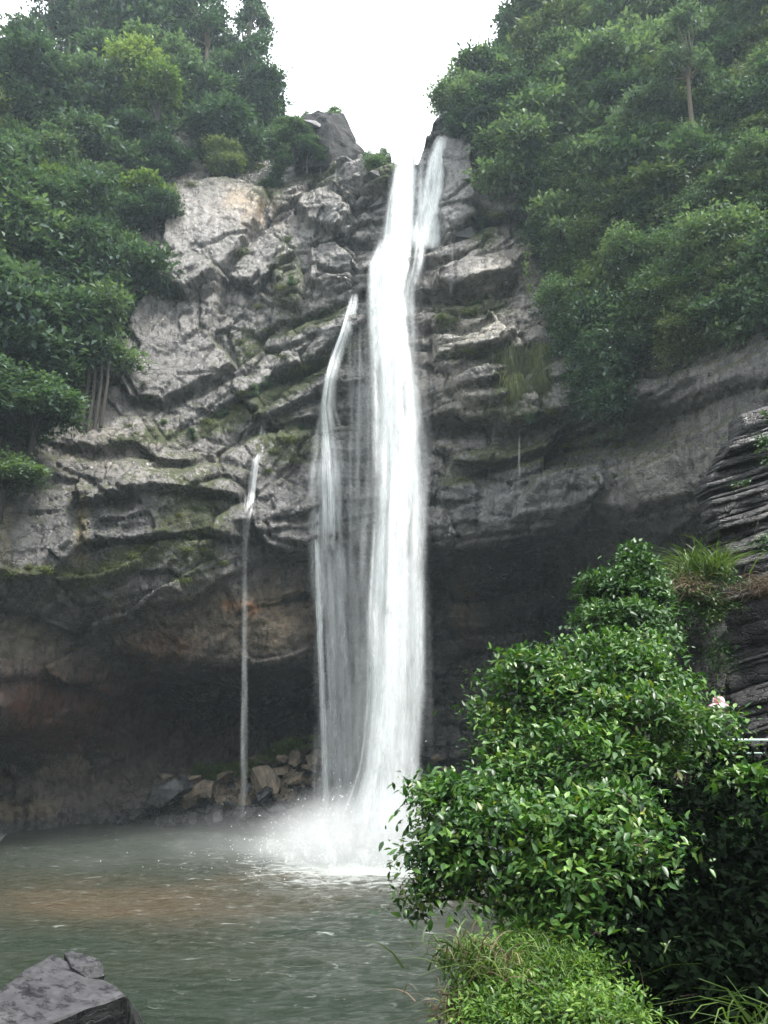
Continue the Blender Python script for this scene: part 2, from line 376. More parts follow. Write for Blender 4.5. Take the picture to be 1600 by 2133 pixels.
SMOOTH = [(440,470,130,100,.9),(340,760,90,70,.8),(985,565,80,36,.8),(940,380,50,110,.7),(1120,1040,300,70,.4),(1390,980,110,90,.4),(480,1310,170,80,.6),(990,840,90,30,.6),(640,1110,80,30,.5)]
def poly_in(x, z, pg):
    ins = np.zeros(x.shape, bool); dist = np.full(x.shape, 99.)
    for i in range(len(pg)):
        x1, z1 = pg[i]; x2, z2 = pg[(i+1) % len(pg)]
        c = ((z1 > z) != (z2 > z)) & (x < (x2-x1)*(z-z1)/(z2-z1+1e-9)+x1); ins ^= c
        t = np.clip(((x-x1)*(x2-x1)+(z-z1)*(z2-z1))/((x2-x1)**2+(z2-z1)**2), 0, 1)
        dist = np.minimum(dist, np.hypot(x-x1-t*(x2-x1), z-z1-t*(z2-z1)))
    return np.where(ins, dist, -dist)
def relief(x, z, Y):
    d = np.zeros(x.shape)
    wz = z+.35*fbm(x*.7, z*.7, 3, 50)
    for lx, lz, A_, L_ in lips:
        o = np.argsort(lx); lx, lz = lx[o], lz[o]
        zl = np.interp(x, lx, lz); t = zl-wz
        e = .8+.12*(lx[-1]-lx[0])
        tp = sstep(lx[0]-e, lx[0]+.3*e, x)*(1-sstep(lx[-1]-.3*e, lx[-1]+e, x))
        g = sstep(0, .3, t)*np.clip(1-t/L_, 0, 1)**.8
        up = np.exp(-((t+.5)/.8)**2)*.12     # slightly proud lip
        d += A_*tp*(g-up)
    px_, py_ = proj(x, Y, z); sm = np.zeros(x.shape)
    for a_, b_, ra, rb, am in SMOOTH: sm = np.maximum(sm, am*np.exp(-(((px_-a_)/ra)**2+((py_-b_)/rb)**2)**2))
    jx = x+.22*fbm(x*1.1, z*1.1, 3, 91); jz = z+.22*fbm(x*1.1, z*1.1, 3, 95)
    for pg, A_, tl in slabs:
        di = poly_in(jx, jz, pg); cz0 = pg[:, 1].mean()
        d -= (A_+tl*-(jz-cz0)*.0+ -tl*-(jz-cz0))*sstep(-.05, .35, di)
        d += .25*np.exp(-(np.maximum(-di, 0)/.35)**2)*(di < 0)
    ang = R(30)+(R(8)-R(30))*sstep(-8, 4, x)
    ca, sa = np.cos(ang), np.sin(ang)
    wx = x+.7*fbm(x*.22, z*.22, 3, 5); wzz = z+.7*fbm(x*.22, z*.22, 3, 9)
    u = wx*ca+wzz*sa; v = -wx*sa+wzz*ca
    ub = sstep(-3.5, -6, x)*sstep(17, 22, z)          # upper left face: joints stand steeper
    u2 = wx*math.cos(R(58))+wzz*math.sin(R(58)); v2 = -wx*math.sin(R(58))+wzz*math.cos(R(58))
    a1, e1, _ = cells(u/6.5, v/3.2, 20); a2, e2, _ = cells(u/2.6+fbm(x*.6, z*.6, 2, 3)*.5, v/1.35, 30); a3, e3, _ = cells(u/1.0, v/.55, 40)
    b1, g1, _ = cells(u2/4.4, v2/3.4, 120); b2, g2, _ = cells(u2/1.9, v2/1.3, 130); b3, g3, _ = cells(u2/.8, v2/.6, 140)
    a1 = a1*(1-ub)+b1*ub; e1 = np.where(ub > .5, g1, e1); a2 = a2*(1-ub)+b2*ub; e2 = np.where(ub > .5, g2, e2); a3 = a3*(1-ub)+b3*ub; e3 = np.where(ub > .5, g3, e3)
    low = sstep(20, 8, z)     # smoother scoured rock in the undercut
    k1 = 1-sm; d += (1.35*a1*(1-.15*ub)+.75*a2*(1-.25*low)*(1-.55*ub)+.26*a3*(1-.2*low)*(1-.45*ub))*k1
    d += (.28*(1-sstep(0, .10, e1))+.16*(1-sstep(0, .12, e2))*(1-.5*low)+.08*(1-sstep(0, .2, e3)))*k1
    # bedding
    bed = fbm(u*.12+4, v*1.1, 3, 71)
    d += .45*bed*(.25+2.0*low)*k1+.45*fbm(x*.35, z*.35, 5, 61)+.10*fbm(x*3, z*3, 3, 81)
    return d
CREST = [(-700,-150,60),(-300,0,66),(-60,150,70),(60,160,72),(200,120,74),(330,110,74),(450,140,72),(540,220,70),(590,240,68),(620,290,64),(700,325,61),(760,322,59),(815,325,58),(835,338,57.5),(872,330,57),
         (885,290,57),(905,262,57),(950,240,58),(1000,180,61),(1060,90,64),(1130,0,67),(1300,-150,68),(1600,-330,68),(2100,-450,60)]
cr = np.array([list(P(*c)) for c in CREST]); o_ = np.argsort(cr[:, 0]); cr = cr[o_]
NX, NZ, NB = 900, 520, 14
# columns are denser in the middle
gx = np.concatenate([np.linspace(-64, -34, 90)[:-1], np.linspace(-34, 24, NX-150), np.linspace(24, 46, 62)[1:]]); NX = len(gx)
c_px = np.array([c[0] for c in CREST], float); c_py = np.array([c[1] for c in CREST], float); yy_ = np.full(len(gx), 60.); ppy = np.full(len(gx), 200.)
for _ in range(25):
    q = (1066.5-ppy)/F; b_ = CP-q*SP; pxx = 800+F*gx*b_/yy_; ppy = .5*ppy+.5*np.interp(pxx, c_px, c_py)
    q = (1066.5-ppy)/F; ztop = CAMZ+(SP+q*CP)*yy_/(CP-q*SP); yy_ = .6*yy_+.4*base_y(gx, ztop)
ztop = ztop+.5*fbm(gx*.5, gx*0, 4, 2)
s_ = np.linspace(0, 1, NZ)[:, None]
GX = np.broadcast_to(gx[None], (NZ, NX)).copy(); GZ = -2.5+(ztop[None]+2.5)*s_
BY = base_y(GX, GZ)
GY = BY+relief(GX, GZ, BY)
PX, PY = proj(GX, GY, GZ)
# top: the ground behind the crest, rolling away
k_ = np.arange(1, NB+1)[:, None]
TX = np.broadcast_to(gx[None], (NB, NX)); bk = (k_/NB)**1.5*45
TY = GY[-1][None]+bk+.3; TZ = GZ[-1][None]+.12*bk*np.where(np.abs(gx[None]-1.5) < 4, 0.02, 1)+.4*fbm(TX*.3, TY*.3, 3, 4)*np.minimum(bk/3, 1)
V = np.concatenate([np.stack([GX, GY, GZ], -1).reshape(-1, 3), np.stack([TX, TY, TZ], -1).reshape(-1, 3)])
# rock colour by patch, with cave shade and a lit bulge painted in
base = np.array([.105, .102, .10])
T = np.broadcast_to(base, (NZ, NX, 3)).copy()
def blob(cx, cy, rx, ry, col, amt=1., rot=0):
    global T
    a = R(rot); dx = PX-cx; dy = PY-cy; u = (dx*math.cos(a)+dy*math.sin(a))/rx; v = (-dx*math.sin(a)+dy*math.cos(a))/ry
    m = np.exp(-(u*u+v*v)**1.5)*amt; m = np.clip(m*(1+1.1*fbm(PX*.02, PY*.02, 4, 33)), 0, 1)[..., None]
    T = T*(1-m)+np.array(col)*m
blob(500, 650, 330, 330, (.135, .13, .125), .9); blob(480, 420, 150, 70, (.15, .125, .10), .9); blob(520, 415, 60, 60, (.19, .14, .085), .8)
blob(960, 700, 190, 230, (.17, .155, .14), .9); blob(1000, 560, 110, 50, (.22, .20, .18), .9, -15); blob(980, 845, 120, 40, (.24, .225, .20), .9); blob(1010, 690, 120, 60, (.22, .2, .175), .7)
blob(930, 380, 60, 120, (.12, .12, .12), .8); blob(760, 380, 110, 60, (.14, .13, .12), .7)
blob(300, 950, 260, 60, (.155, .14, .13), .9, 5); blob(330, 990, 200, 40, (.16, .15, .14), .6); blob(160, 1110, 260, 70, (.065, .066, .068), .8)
blob(170, 1130, 14, 110, (.12, .10, .05), .9); blob(10, 1080, 14, 120, (.11, .095, .055), .9); blob(245, 1260, 14, 90, (.10, .09, .06), .8)
blob(480, 1310, 200, 80, (.115, .088, .055), 1.); blob(340, 1350, 70, 40, (.15, .08, .045), .8); blob(600, 1240, 110, 60, (.10, .075, .045), .9); blob(490, 1260, 25, 14, (.32, .15, .06), .9); blob(520, 1268, 20, 14, (.34, .17, .07), .9)
blob(60, 1350, 150, 60, (.13, .115, .085), .9, 15); blob(250, 1500, 330, 110, (.115, .058, .042), .95); blob(90, 1470, 110, 60, (.12, .055, .035), .9, 30); blob(150, 1550, 40, 50, (.14, .06, .035), .8)
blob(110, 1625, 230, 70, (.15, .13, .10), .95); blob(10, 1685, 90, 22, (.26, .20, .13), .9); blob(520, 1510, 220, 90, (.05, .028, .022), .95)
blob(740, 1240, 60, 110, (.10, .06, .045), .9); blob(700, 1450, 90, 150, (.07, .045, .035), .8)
blob(1150, 1035, 300, 80, (.15, .15, .152), .95); blob(1400, 970, 130, 130, (.16, .15, .135), .95); blob(1180, 950, 260, 50, (.05, .05, .052), .8, -12); blob(1530, 800, 120, 70, (.11, .105, .10), .9)  # bulge paler as if lit; dark band under the lip is painted shade
blob(1050, 1250, 260, 110, (.034, .028, .024), .95); blob(965, 1250, 26, 90, (.16, .12, .07), .95); blob(985, 1330, 18, 50, (.18, .14, .08), .9); blob(1100, 1430, 270, 150, (.030, .024, .02), .95)  # cave rock darkened to carry its shade; the tan streaks are rock colour
for q_ in (392, 408, 424, 452, 494, 430): blob(q_, 455+(q_ % 7)*8-20, 4, 42, (.34, .34, .33), .8)
for q_ in (985, 1003, 965, 1020): blob(q_, 842, 5, 34, (.34, .32, .29), .7)
for (a_, b_, c_, d_) in ((700, 470, 5, 70), (662, 520, 4, 60), (732, 480, 6, 60), (520, 640, 9, 60), (560, 470, 5, 50), (950, 900, 40, 18), (1100, 960, 130, 14), (620, 1000, 40, 60)): blob(a_, b_, c_, d_, (.018, .018, .02), .85)
# soil under the forest on both sides
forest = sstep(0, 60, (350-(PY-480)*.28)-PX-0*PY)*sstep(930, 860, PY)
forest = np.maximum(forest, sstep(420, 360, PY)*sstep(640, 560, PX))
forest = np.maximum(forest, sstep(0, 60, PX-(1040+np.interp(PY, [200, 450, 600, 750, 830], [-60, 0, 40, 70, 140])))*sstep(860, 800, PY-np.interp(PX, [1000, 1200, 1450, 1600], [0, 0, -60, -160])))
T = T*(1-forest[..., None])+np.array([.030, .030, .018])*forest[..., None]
moss = .22*np.ones((NZ, NX))
def mblob(cx, cy, rx, ry, amt=1., rot=0):
    a = R(rot); dx = PX-cx; dy = PY-cy; u = (dx*math.cos(a)+dy*math.sin(a))/rx; v = (-dx*math.sin(a)+dy*math.cos(a))/ry
    moss[:] = np.maximum(moss, np.exp(-(u*u+v*v)**1.5)*amt*.68)
for b_ in [(620,790,220,34,1.,-32),(650,670,120,22,.95,-20),(600,590,50,110,.8),(480,870,150,30,.95,-25),(520,720,50,60,.8),(330,910,170,20,.9,-5),(600,920,100,70,.85),(400,1100,110,160,.85),(260,1170,230,40,.95,-22),
           (100,1190,150,20,.9),(660,340,60,60,.9),(790,350,50,50,.9),(1000,640,80,30,.9),(1060,780,40,90,1.),(1130,780,30,80,1.),(980,740,90,16,.9),(1090,860,150,30,.8),(1100,940,260,40,.75,-10),(950,1000,60,20,.8),(1250,920,160,25,.8,-15),(930,660,40,40,.8),(1010,470,40,60,.95),(560,400,60,40,.7)]:
    mblob(*b_)
lowz = sstep(22, 8, GZ); moss *= (1-.75*lowz*(PX > 560))
dyz = np.gradient(GY, axis=0)/np.maximum(np.gradient(GZ, axis=0), 1e-3)
moss += np.clip(dyz-.6, 0, 1)*.30*(1-lowz)
T = T*(1-.55*np.exp(-(GZ/.9)**2)[..., None])       # stained by the wet line at the pool
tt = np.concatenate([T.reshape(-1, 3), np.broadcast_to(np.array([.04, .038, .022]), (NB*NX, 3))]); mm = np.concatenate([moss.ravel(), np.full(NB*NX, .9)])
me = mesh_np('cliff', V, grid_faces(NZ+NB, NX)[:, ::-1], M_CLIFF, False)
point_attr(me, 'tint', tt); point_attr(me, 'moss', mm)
cliff = link('cliff', me, kind='structure', label='tall wet sandstone cliff curving round the pool with a deep undercut')
def surf(px, py):
    """sight line -> point on the finished relief"""
    d = (PX-px)**2+(PY-py)**2; i = np.argmin(d); i, j = np.unravel_index(i, d.shape)
    return Vector((GX[i, j], GY[i, j], GZ[i, j]))
SUBP = (PX[::4, ::4], PY[::4, ::4]); 
def surf_fast(px, py):
    d = (SUBP[0]-px)**2+(SUBP[1]-py)**2; i = int(np.argmin(d)); a, b = divmod(i, SUBP[0].shape[1])
    return Vector((GX[a*4, b*4], GY[a*4, b*4], GZ[a*4, b*4])), math.sqrt(d.flat[i])

th = np.linspace(R(172), R(368), 90); tt_ = np.linspace(0, 1, 30); TH, TT = np.meshgrid(th, tt_)  # unseen slope added to keep low sky light out of the caves
rad = 40+30*TT+3*fbm(TH*6, TT*5, 4, 3)
me = mesh_np('sky_block_hillside', np.stack([rad*np.cos(TH), 25+rad*np.sin(TH), -2.5+36*TT+2*fbm(TH*8, TT*3, 3, 9)], -1).reshape(-1, 3), grid_faces(30, 90), plain('hillside_green', (.035, .055, .025), .9, .5, .6), True)
link('sky_block_hillside', me, kind='structure', label='unseen gorge side added behind the viewer to block low sky light')

# ================================================================== POOL
def water_mat():
    m, nt, out = new_mat('pool_water'); g = N(nt)
    b = g.n('ShaderNodeBsdfPrincipled'); g.l(b.outputs[0], out.inputs[0])
    geo = g.n('ShaderNodeNewGeometry').outputs['Position']
    n = g.noise(.12, 4, .6, g.mapping(geo, (.5, 1.2, 1)), .6)
    br = g.attr('silt')
    f = g.math('MULTIPLY', br, g.ramp(n, [(.3, .3), (.65, 1.0)]))
    c = g.mix(f, (.020, .031, .019), (.085, .062, .036))
    fm = g.math('ADD', g.noise(1.6, 8, .72, g.mapping(geo, (.75, 1.5, 1)), .8), g.math('MULTIPLY', g.attr('foam'), .5))
    fo = g.ramp(fm, [(.62, 0.0), (.90, .8)])
    c = g.mix(fo, c, (.62, .66, .64))
    g.l(c, b.inputs['Base Color']); g.l(g.math('ADD', g.math('MULTIPLY', fo, .5), .10), b.inputs['Roughness'])
    b.inputs['IOR'].default_value = 1.33
    h = g.math('ADD', g.noise(2.2, 6, .65, g.mapping(geo, (.8, 1.5, 1)), .5), g.math('MULTIPLY', g.noise(8, 4, .6, geo), .18))
    bp = g.n('ShaderNodeBump'); bp.inputs['Strength'].default_value = 1.0; bp.inputs['Distance'].default_value = .45
    g.l(h, bp.inputs['Height']); g.l(bp.outputs[0], b.inputs['Normal'])
    return m
wx = np.linspace(-70, 50, 620); wy = np.concatenate([np.linspace(-12, 10, 60)[:-1], np.linspace(10, 72, 520)])
WX, WY = np.meshgrid(wx, wy)
FOOT = PZ(785, 1790, 0)
rr = np.hypot(WX-FOOT.x, (WY-FOOT.y))
WZ = .10*fbm(WX*.9, WY*1.2, 5, 5)+.10*fbm(WX*.35, WY*.45, 3, 8)+.06*np.sin(rr*1.7+2*fbm(WX*.2, WY*.2, 2, 4))*np.exp(-rr/14)
me = mesh_np('pool', np.stack([WX, WY, WZ], -1).reshape(-1, 3), grid_faces(len(wy), len(wx)), water_mat(), True)
wpx, wpy = proj(WX, WY, WZ)
sb = np.exp(-(((wpx-430)/700)**2+((wpy-1895)/95)**2)**1.2)+.55*np.exp(-(((wpx-650)/400)**2+((wpy-1850)/40)**2))
sb = np.clip(sb*(.8+1.6*fbm(WX*.10, WY*.16, 4, 12)), 0, .9)
point_attr(me, 'silt', sb.ravel()); point_attr(me, 'foam', (np.exp(-(rr/4.5)**2)*.9+np.exp(-rr/7)*.35+.03).ravel())
link('pool_water', me, kind='structure', label='murky green and brown pool below the falls, ruffled by small waves')
me = mesh_np('bed', [(-80, -30, -3), (60, -30, -3), (60, 100, -3), (-80, 100, -3)], [(0, 1, 2, 3)], M_SOIL); link('pool_bed', me, kind='structure')

# ================================================================== FALLING WATER
def strand_mat():
    m, nt, out = new_mat('falling_water'); g = N(nt)
    uv = g.n('ShaderNodeUVMap').outputs[0]; s = g.n('ShaderNodeSeparateXYZ'); g.l(uv, s.inputs[0])
    geo = g.n('ShaderNodeNewGeometry'); pos = geo.outputs['Position']; rnd = geo.outputs['Random Per Island']
    u = g.math('ABSOLUTE', g.math('SUBTRACT', g.math('MULTIPLY', s.outputs[0], 2), 1))
    bell = g.math('SUBTRACT', 1.0, u); bell = g.math('MULTIPLY', bell, bell)
    v = s.outputs[1]; en = g.math('MULTIPLY', g.math('MULTIPLY', v, g.math('SUBTRACT', 1.0, v)), 4.0)
    ns = g.noise(3.0, 5, .6, g.mapping(pos, (1.3, 1.3, .28)), .5)
    ns = g.ramp(ns, [(.25, .2), (.70, 1.0)])
    a = g.math('MULTIPLY', g.math('MULTIPLY', bell, en), ns)
    a = g.math('MULTIPLY', a, g.attr('dens'), True)
    d = g.n('ShaderNodeBsdfDiffuse'); d.inputs[0].default_value = (.93, .95, .95, 1)
    t = g.n('ShaderNodeBsdfTranslucent'); t.inputs[0].default_value = (.93, .95, .95, 1)
    ds = g.n('ShaderNodeAddShader'); md = g.n('ShaderNodeMixShader'); md.inputs[0].default_value = .5
    g.l(d.outputs[0], md.inputs[1]); g.l(t.outputs[0], md.inputs[2])
    tr = g.n('ShaderNodeBsdfTransparent'); ms = g.n('ShaderNodeMixShader')
    g.l(a, ms.inputs[0]); g.l(tr.outputs[0], ms.inputs[1]); g.l(md.outputs[0], ms.inputs[2]); g.l(ms.outputs[0], out.inputs[0])
    return m
def core_mat():
    m, nt, out = new_mat('white_water'); g = N(nt)
    pos = g.n('ShaderNodeNewGeometry').outputs['Position']
    d = g.n('ShaderNodeBsdfDiffuse'); d.inputs[0].default_value = (.95, .96, .96, 1)
    t = g.n('ShaderNodeBsdfTranslucent'); t.inputs[0].default_value = (.95, .96, .96, 1)
    md = g.n('ShaderNodeMixShader'); md.inputs[0].default_value = .3
    bp = g.n('ShaderNodeBump'); bp.inputs['Strength'].default_value = .35; bp.inputs['Distance'].default_value = .3
    g.l(g.noise(2.2, 6, .65, g.mapping(pos, (1.8, 1.8, .2)), .2), bp.inputs['Height']); g.l(bp.outputs[0], d.inputs['Normal'])
    g.l(d.outputs[0], md.inputs[1]); g.l(t.outputs[0], md.inputs[2]); g.l(md.outputs[0], out.inputs[0])
    return m
M_STR, M_CORE = strand_mat(), core_mat()
def onrock(path, lim=99999, off=.3):
    return [(a, b, min(Y, surf(a, b).y-off) if b < lim else Y, w_) for a, b, Y, w_ in path]
def path_fn(path):
    """path rows: px,py,Y,width px -> sampled by height"""
    pts = [P(a, b, Y) for a, b, Y, w_ in path]
    z = np.array([-p.z for p in pts]); x = np.array([p.x for p in pts]); y = np.array([p.y for p in pts])
    wd = np.array([w_/F*Y*1.03 for a, b, Y, w_ in path])
    return z, x, y, wd
def strands(path, n, wr, lr, dens, spread=.5, depth=.6, seed=1, seg=14, wav=.12, bias=None):
    rg = np.random.default_rng(seed); z, x, y, wd = path_fn(path)
    Vs, Fs, UVs, Ds = [], [], [], []; base = 0
    z0, z1 = z[0], z[-1]
    for i in range(n):
        L = rg.uniform(*lr); zc = rg.uniform(z0-.35*L, z1-.5*L)
        a = max(zc, z0); b = min(zc+L, z1)
        if b-a < .8: continue
        t = np.linspace(a, b, seg)
        q = np.clip(rg.normal(0, spread), -1.15, 1.15) if bias is None else rg.uniform(*bias)
        qd = rg.uniform(-1, 1)
        W_ = np.interp(t, z, wd)
        ww = rg.uniform(*wr)*np.interp((t-z0)/(z1-z0), [0, 1], [.7, 1.15])
        ww = np.minimum(ww, W_*.8+.08)
        cx = np.interp(t, z, x)+q*W_*.5+wav*vnoise(t*.35+i*7.1, t*0+i, 3)
        cyy = np.interp(t, z, y)-qd*np.minimum(depth, W_*.5)+wav*vnoise(t*.35+i*3.1, t*0+i, 8)
        an = rg.uniform(-.7, .7); dx, dy = math.cos(an), math.sin(an)
        l = np.stack([cx-dx*ww/2, cyy-dy*ww/2, -t], 1); r = np.stack([cx+dx*ww/2, cyy+dy*ww/2, -t], 1)
        Vs.append(np.stack([l, r], 1).reshape(-1, 3))
        vv = np.linspace(0, 1, seg)
        UVs.append(np.stack([np.stack([np.zeros(seg), vv], 1), np.stack([np.ones(seg), vv], 1)], 1).reshape(-1, 2))
        k = base+2*np.arange(seg-1); Fs.append(np.stack([k, k+1, k+3, k+2], 1)); base += 2*seg
        Ds.append(np.full(2*seg, rg.uniform(*dens)))
    me = mesh_np('strands', np.concatenate(Vs), np.concatenate(Fs), M_STR, True, np.concatenate(UVs))
    point_attr(me, 'dens', np.concatenate(Ds)); return me
def core(path, frac, thick, na=20, nl=220, seed=0):
    z, x, y, wd = path_fn(path)
    t = np.linspace(z[0], z[-1], nl)[:, None]; a = np.linspace(0, 2*np.pi, na, endpoint=False)[None]
    W_ = np.interp(t, z, wd)*frac*.5
    nz = .25*fbm(np.cos(a)*1.5+t*.02+seed, t*.45+np.sin(a)*1.5, 4, 5)
    rx = W_*(1+nz*1.6); ry = np.minimum(thick, W_)*(1+nz)
    X = np.interp(t, z, x)+rx*np.cos(a); Y = np.interp(t, z, y)+ry*np.sin(a); Z = -t+0*a
    i = (np.arange(nl-1)[:, None]*na); j = np.arange(na)[None]
    f = np.stack([(i+j), (i+(j+1) % na), (i+na+(j+1) % na), (i+na+j)], -1).reshape(-1, 4)
    return mesh_np('core', np.stack([X, Y, Z], -1).reshape(-1, 3), f, M_CORE, True)
MAIN = [(852, 316, 57, 46), (848, 350, 56.6, 53), (842, 420, 56, 63), (838, 500, 55.2, 74), (825, 560, 54, 93), (816, 620, 53, 78), (822, 750, 51.5, 74), (830, 900, 50.3, 80), (832, 1000, 49.6, 85), (826, 1150, 48.8, 85), (822, 1300, 48, 88), (822, 1450, 47.4, 91), (812, 1600, 46.8, 99), (800, 1700, 46.4, 133), (790, 1808, 46, 162)]
def yz(path, base=0): return path
MAIN = onrock(MAIN, 1000, .5)
wf = empty('waterfall', tuple(PZ(800, 1800, 0)), label='tall white main waterfall plunging from the notch in the cliff', cat='waterfall')
def wpart(name, me): o = link(name, me); o.parent = wf; o.matrix_parent_inverse = Matrix.Translation(wf.location).inverted(); return o
wpart('water_column', core(MAIN, .60, .7))
wpart('water_veil', strands(MAIN, 620, (.45, 1.4), (4, 14), (.5, 1.0), .50, 1.2, 3))
EDGE = [(a, b, c, d*1.35) for a, b, c, d in MAIN if b > 560]
wpart('spray_fringe', strands(EDGE, 300, (.6, 1.6), (4, 11), (.08, .30), .5, 1.3, 5))
def puffs(n, cen, rad, hgt, dens, seed):
    rg = np.random.default_rng(seed); Vs, Fs, UVs, Ds = [], [], [], []; b = 0; seg = 8
    for i in range(n):
        r = min(abs(rg.normal())*.55, 1.15); a = rg.uniform(0, 6.28); cx = cen.x+rad[0]*r*math.cos(a); cyy = cen.y+rad[1]*r*math.sin(a)
        h = rg.uniform(.5, 1)*hgt*max(.25, 1-r*.75); ww = rg.uniform(.8, 2.2); t = np.linspace(0, 1, seg)
        out = np.array([math.cos(a), math.sin(a)])*rg.uniform(.1, .9)*h*.5
        X = cx+out[0]*t; Y = cyy+out[1]*t; Z = -.15*h+h*t*1.1; an = rg.uniform(-.8, .8); w2 = ww*(.6+.5*t)
        l = np.stack([X-math.cos(an)*w2/2, Y-math.sin(an)*w2/2, Z], 1); r_ = np.stack([X+math.cos(an)*w2/2, Y+math.sin(an)*w2/2, Z], 1)
        Vs.append(np.stack([l, r_], 1).reshape(-1, 3)); UVs.append(np.stack([np.stack([0*t, t], 1), np.stack([0*t+1, t], 1)], 1).reshape(-1, 2))
        k = b+2*np.arange(seg-1); Fs.append(np.stack([k, k+1, k+3, k+2], 1)); b += 2*seg; Ds.append(np.full(2*seg, rg.uniform(*dens)))
    me = mesh_np('puffs', np.concatenate(Vs), np.concatenate(Fs), M_STR, True, np.concatenate(UVs)); point_attr(me, 'dens', np.concatenate(Ds)); return me
wpart('splash_plume', puffs(520, PZ(780, 1785, 0), (5.2, 3.2), 3.4, (.35, .95), 77))
wpart('splash_haze', puffs(160, PZ(750, 1770, 0), (8.5, 3.6), 2.6, (.06, .25), 78))
rgd = np.random.default_rng(9); nd = 3200; rd = np.abs(rgd.normal(size=nd))*.6; ad = rgd.uniform(0, 6.28, nd); fo_ = PZ(785, 1788, 0)
Cd = np.stack([fo_.x+6.5*rd*np.cos(ad), fo_.y+3.6*rd*np.sin(ad), np.abs(rgd.normal(size=nd))*1.6*np.clip(1.2-rd*.6, .1, 1)], 1)
Vd, Fd = leaf_quads(Cd, unit(rgd.normal(size=(nd, 3))), unit(rgd.normal(size=(nd, 3))), rgd.uniform(.04, .13, nd), rgd.uniform(.03, .08, nd))
link('splash_droplets', mesh_np('droplets', Vd, Fd, M_CORE), kind='stuff', label='flying drops thrown up round the foot of the main fall')
SIDE = [(742, 612, 55, 12), (736, 640, 54.9, 18), (722, 690, 54.6, 20), (704, 740, 54.4, 21), (690, 790, 54.2, 22), (682, 850, 54, 26), (688, 900, 53.8, 50), (692, 1000, 53.6, 72), (696, 1150, 53.5, 80), (706, 1300, 53.4, 84), (714, 1450, 53.4, 92), (716, 1600, 53.4, 94), (716, 1745, 53.4, 100)]
SIDE = onrock(SIDE, 1180, .6)
wf2 = empty('side_waterfall', tuple(P(716, 1740, 53.4)), label='thinner grey waterfall stream just left of the main fall', cat='waterfall')
def wpart2(o, name, me): c = link(name, me); c.parent = o; c.matrix_parent_inverse = Matrix.Translation(o.location).inverted(); return c
wpart2(wf2, 'water_veil', strands(SIDE, 300, (.35, 1.0), (3, 13), (.12, .5), .5, .5, 11))
wpart2(wf2, 'water_stream', strands([(a-8, b, Y-.3, w_*.35) for a, b, Y, w_ in SIDE if b < 1250], 90, (.15, .4), (4, 10), (.5, .95), .4, .2, 12))
wpart2(wf2, 'inner_veil', strands([(752, 640, 54, 30), (750, 800, 53, 40), (748, 1000, 52.6, 44), (748, 1300, 52.4, 46), (746, 1600, 52.2, 50), (744, 1750, 52, 56)], 110, (.4, 1.2), (4, 12), (.05, .26), .5, .4, 15))
wpart2(wf2, 'upper_stream', strands(onrock([(722, 640, 55, 10), (700, 720, 55, 14), (682, 800, 54.5, 14), (676, 880, 54, 20)], 9999, .4), 40, (.12, .35), (1.5, 5), (.3, .8), .5, .2, 16))
wpart2(wf2, 'left_stream', strands([(664, 950, 53.2, 10), (661, 1150, 53.2, 12), (668, 1350, 53.2, 14), (676, 1560, 53.2, 16), (682, 1740, 53.2, 24)], 60, (.15, .4), (5, 12), (.3, .8), .4, .2, 14))
THIN = [(549,868,54,8),(545,900,53.8,14),(535,960,53.2,16),(524,1030,52.7,20),(516,1080,52.2,18),(512,1200,51.9,12),(509,1350,51.8,11),(508,1500,51.8,12),(508,1640,51.8,14),(503,1690,51.8,26),(496,1735,51.8,50)]
THIN = onrock(THIN, 1085, .25); THIN = [(a, b, min(Y, 99), w_) for a, b, Y, w_ in THIN]
wf3 = empty('thread_waterfall', tuple(P(500, 1720, 53)), label='thread thin waterfall dropping past the brown overhang onto the rock pile', cat='waterfall')
wpart2(wf3, 'water_veil', strands(THIN, 60, (.12, .34), (4, 12), (.05, .24), .4, .15, 21, wav=.04))
UPR = [(922,287,56.2,22),(912,330,55.8,28),(902,400,55.2,36),(892,460,54.6,42),(882,520,54,54)]
UPR = onrock(UPR, 9999, .35)
wf4 = empty('upper_waterfall', tuple(P(890, 520, 54)), label='short upper waterfall veil sliding over the rock right of the lip', cat='waterfall')
wpart2(wf4, 'water_veil', strands(UPR, 320, (.5, 1.3), (2, 6), (.35, .85), .45, .35, 31))
wpart2(wf3, 'upper_stream', strands([r for r in THIN if r[1] < 1100], 46, (.12, .3), (1.5, 5), (.3, .8), .45, .12, 23, wav=.03))
# trickles
for i, (pth, lab) in enumerate([([(704, 345, 60, 8), (700, 370, 59, 9), (697, 410, 58.4, 9)], 'small trickle of water on the rock just below the dark pinnacle'),
                                ([(1082, 892, 48, 4), (1082, 940, 47.8, 5), (1081, 1010, 47.6, 4)], 'hair thin drip falling from the pale rock lip right of the fall'),
                                ([(735, 880, 53.2, 8), (727, 930, 53, 12), (730, 985, 53, 10)], 'slanting trickle joining the side stream from the right'),
                                ([(805, 470, 56, 20), (798, 520, 55.4, 26), (790, 570, 54.6, 30)], 'thin sheet of water sliding over rock left of the upper main fall'),
                                ([(942, 505, 51.4, 5), (942, 545, 51, 5), (938, 620, 50.6, 6)], 'tiny trickle off the dark ledge beside the main fall')]):
    me = strands(onrock(pth, 9999, .15), 12, (.06, .14), (1, 3), (.1, .3), .4, .1, 50+i, wav=.03)
    link('trickle', me, label=lab, cat='trickle', group='small trickles on the cliff')

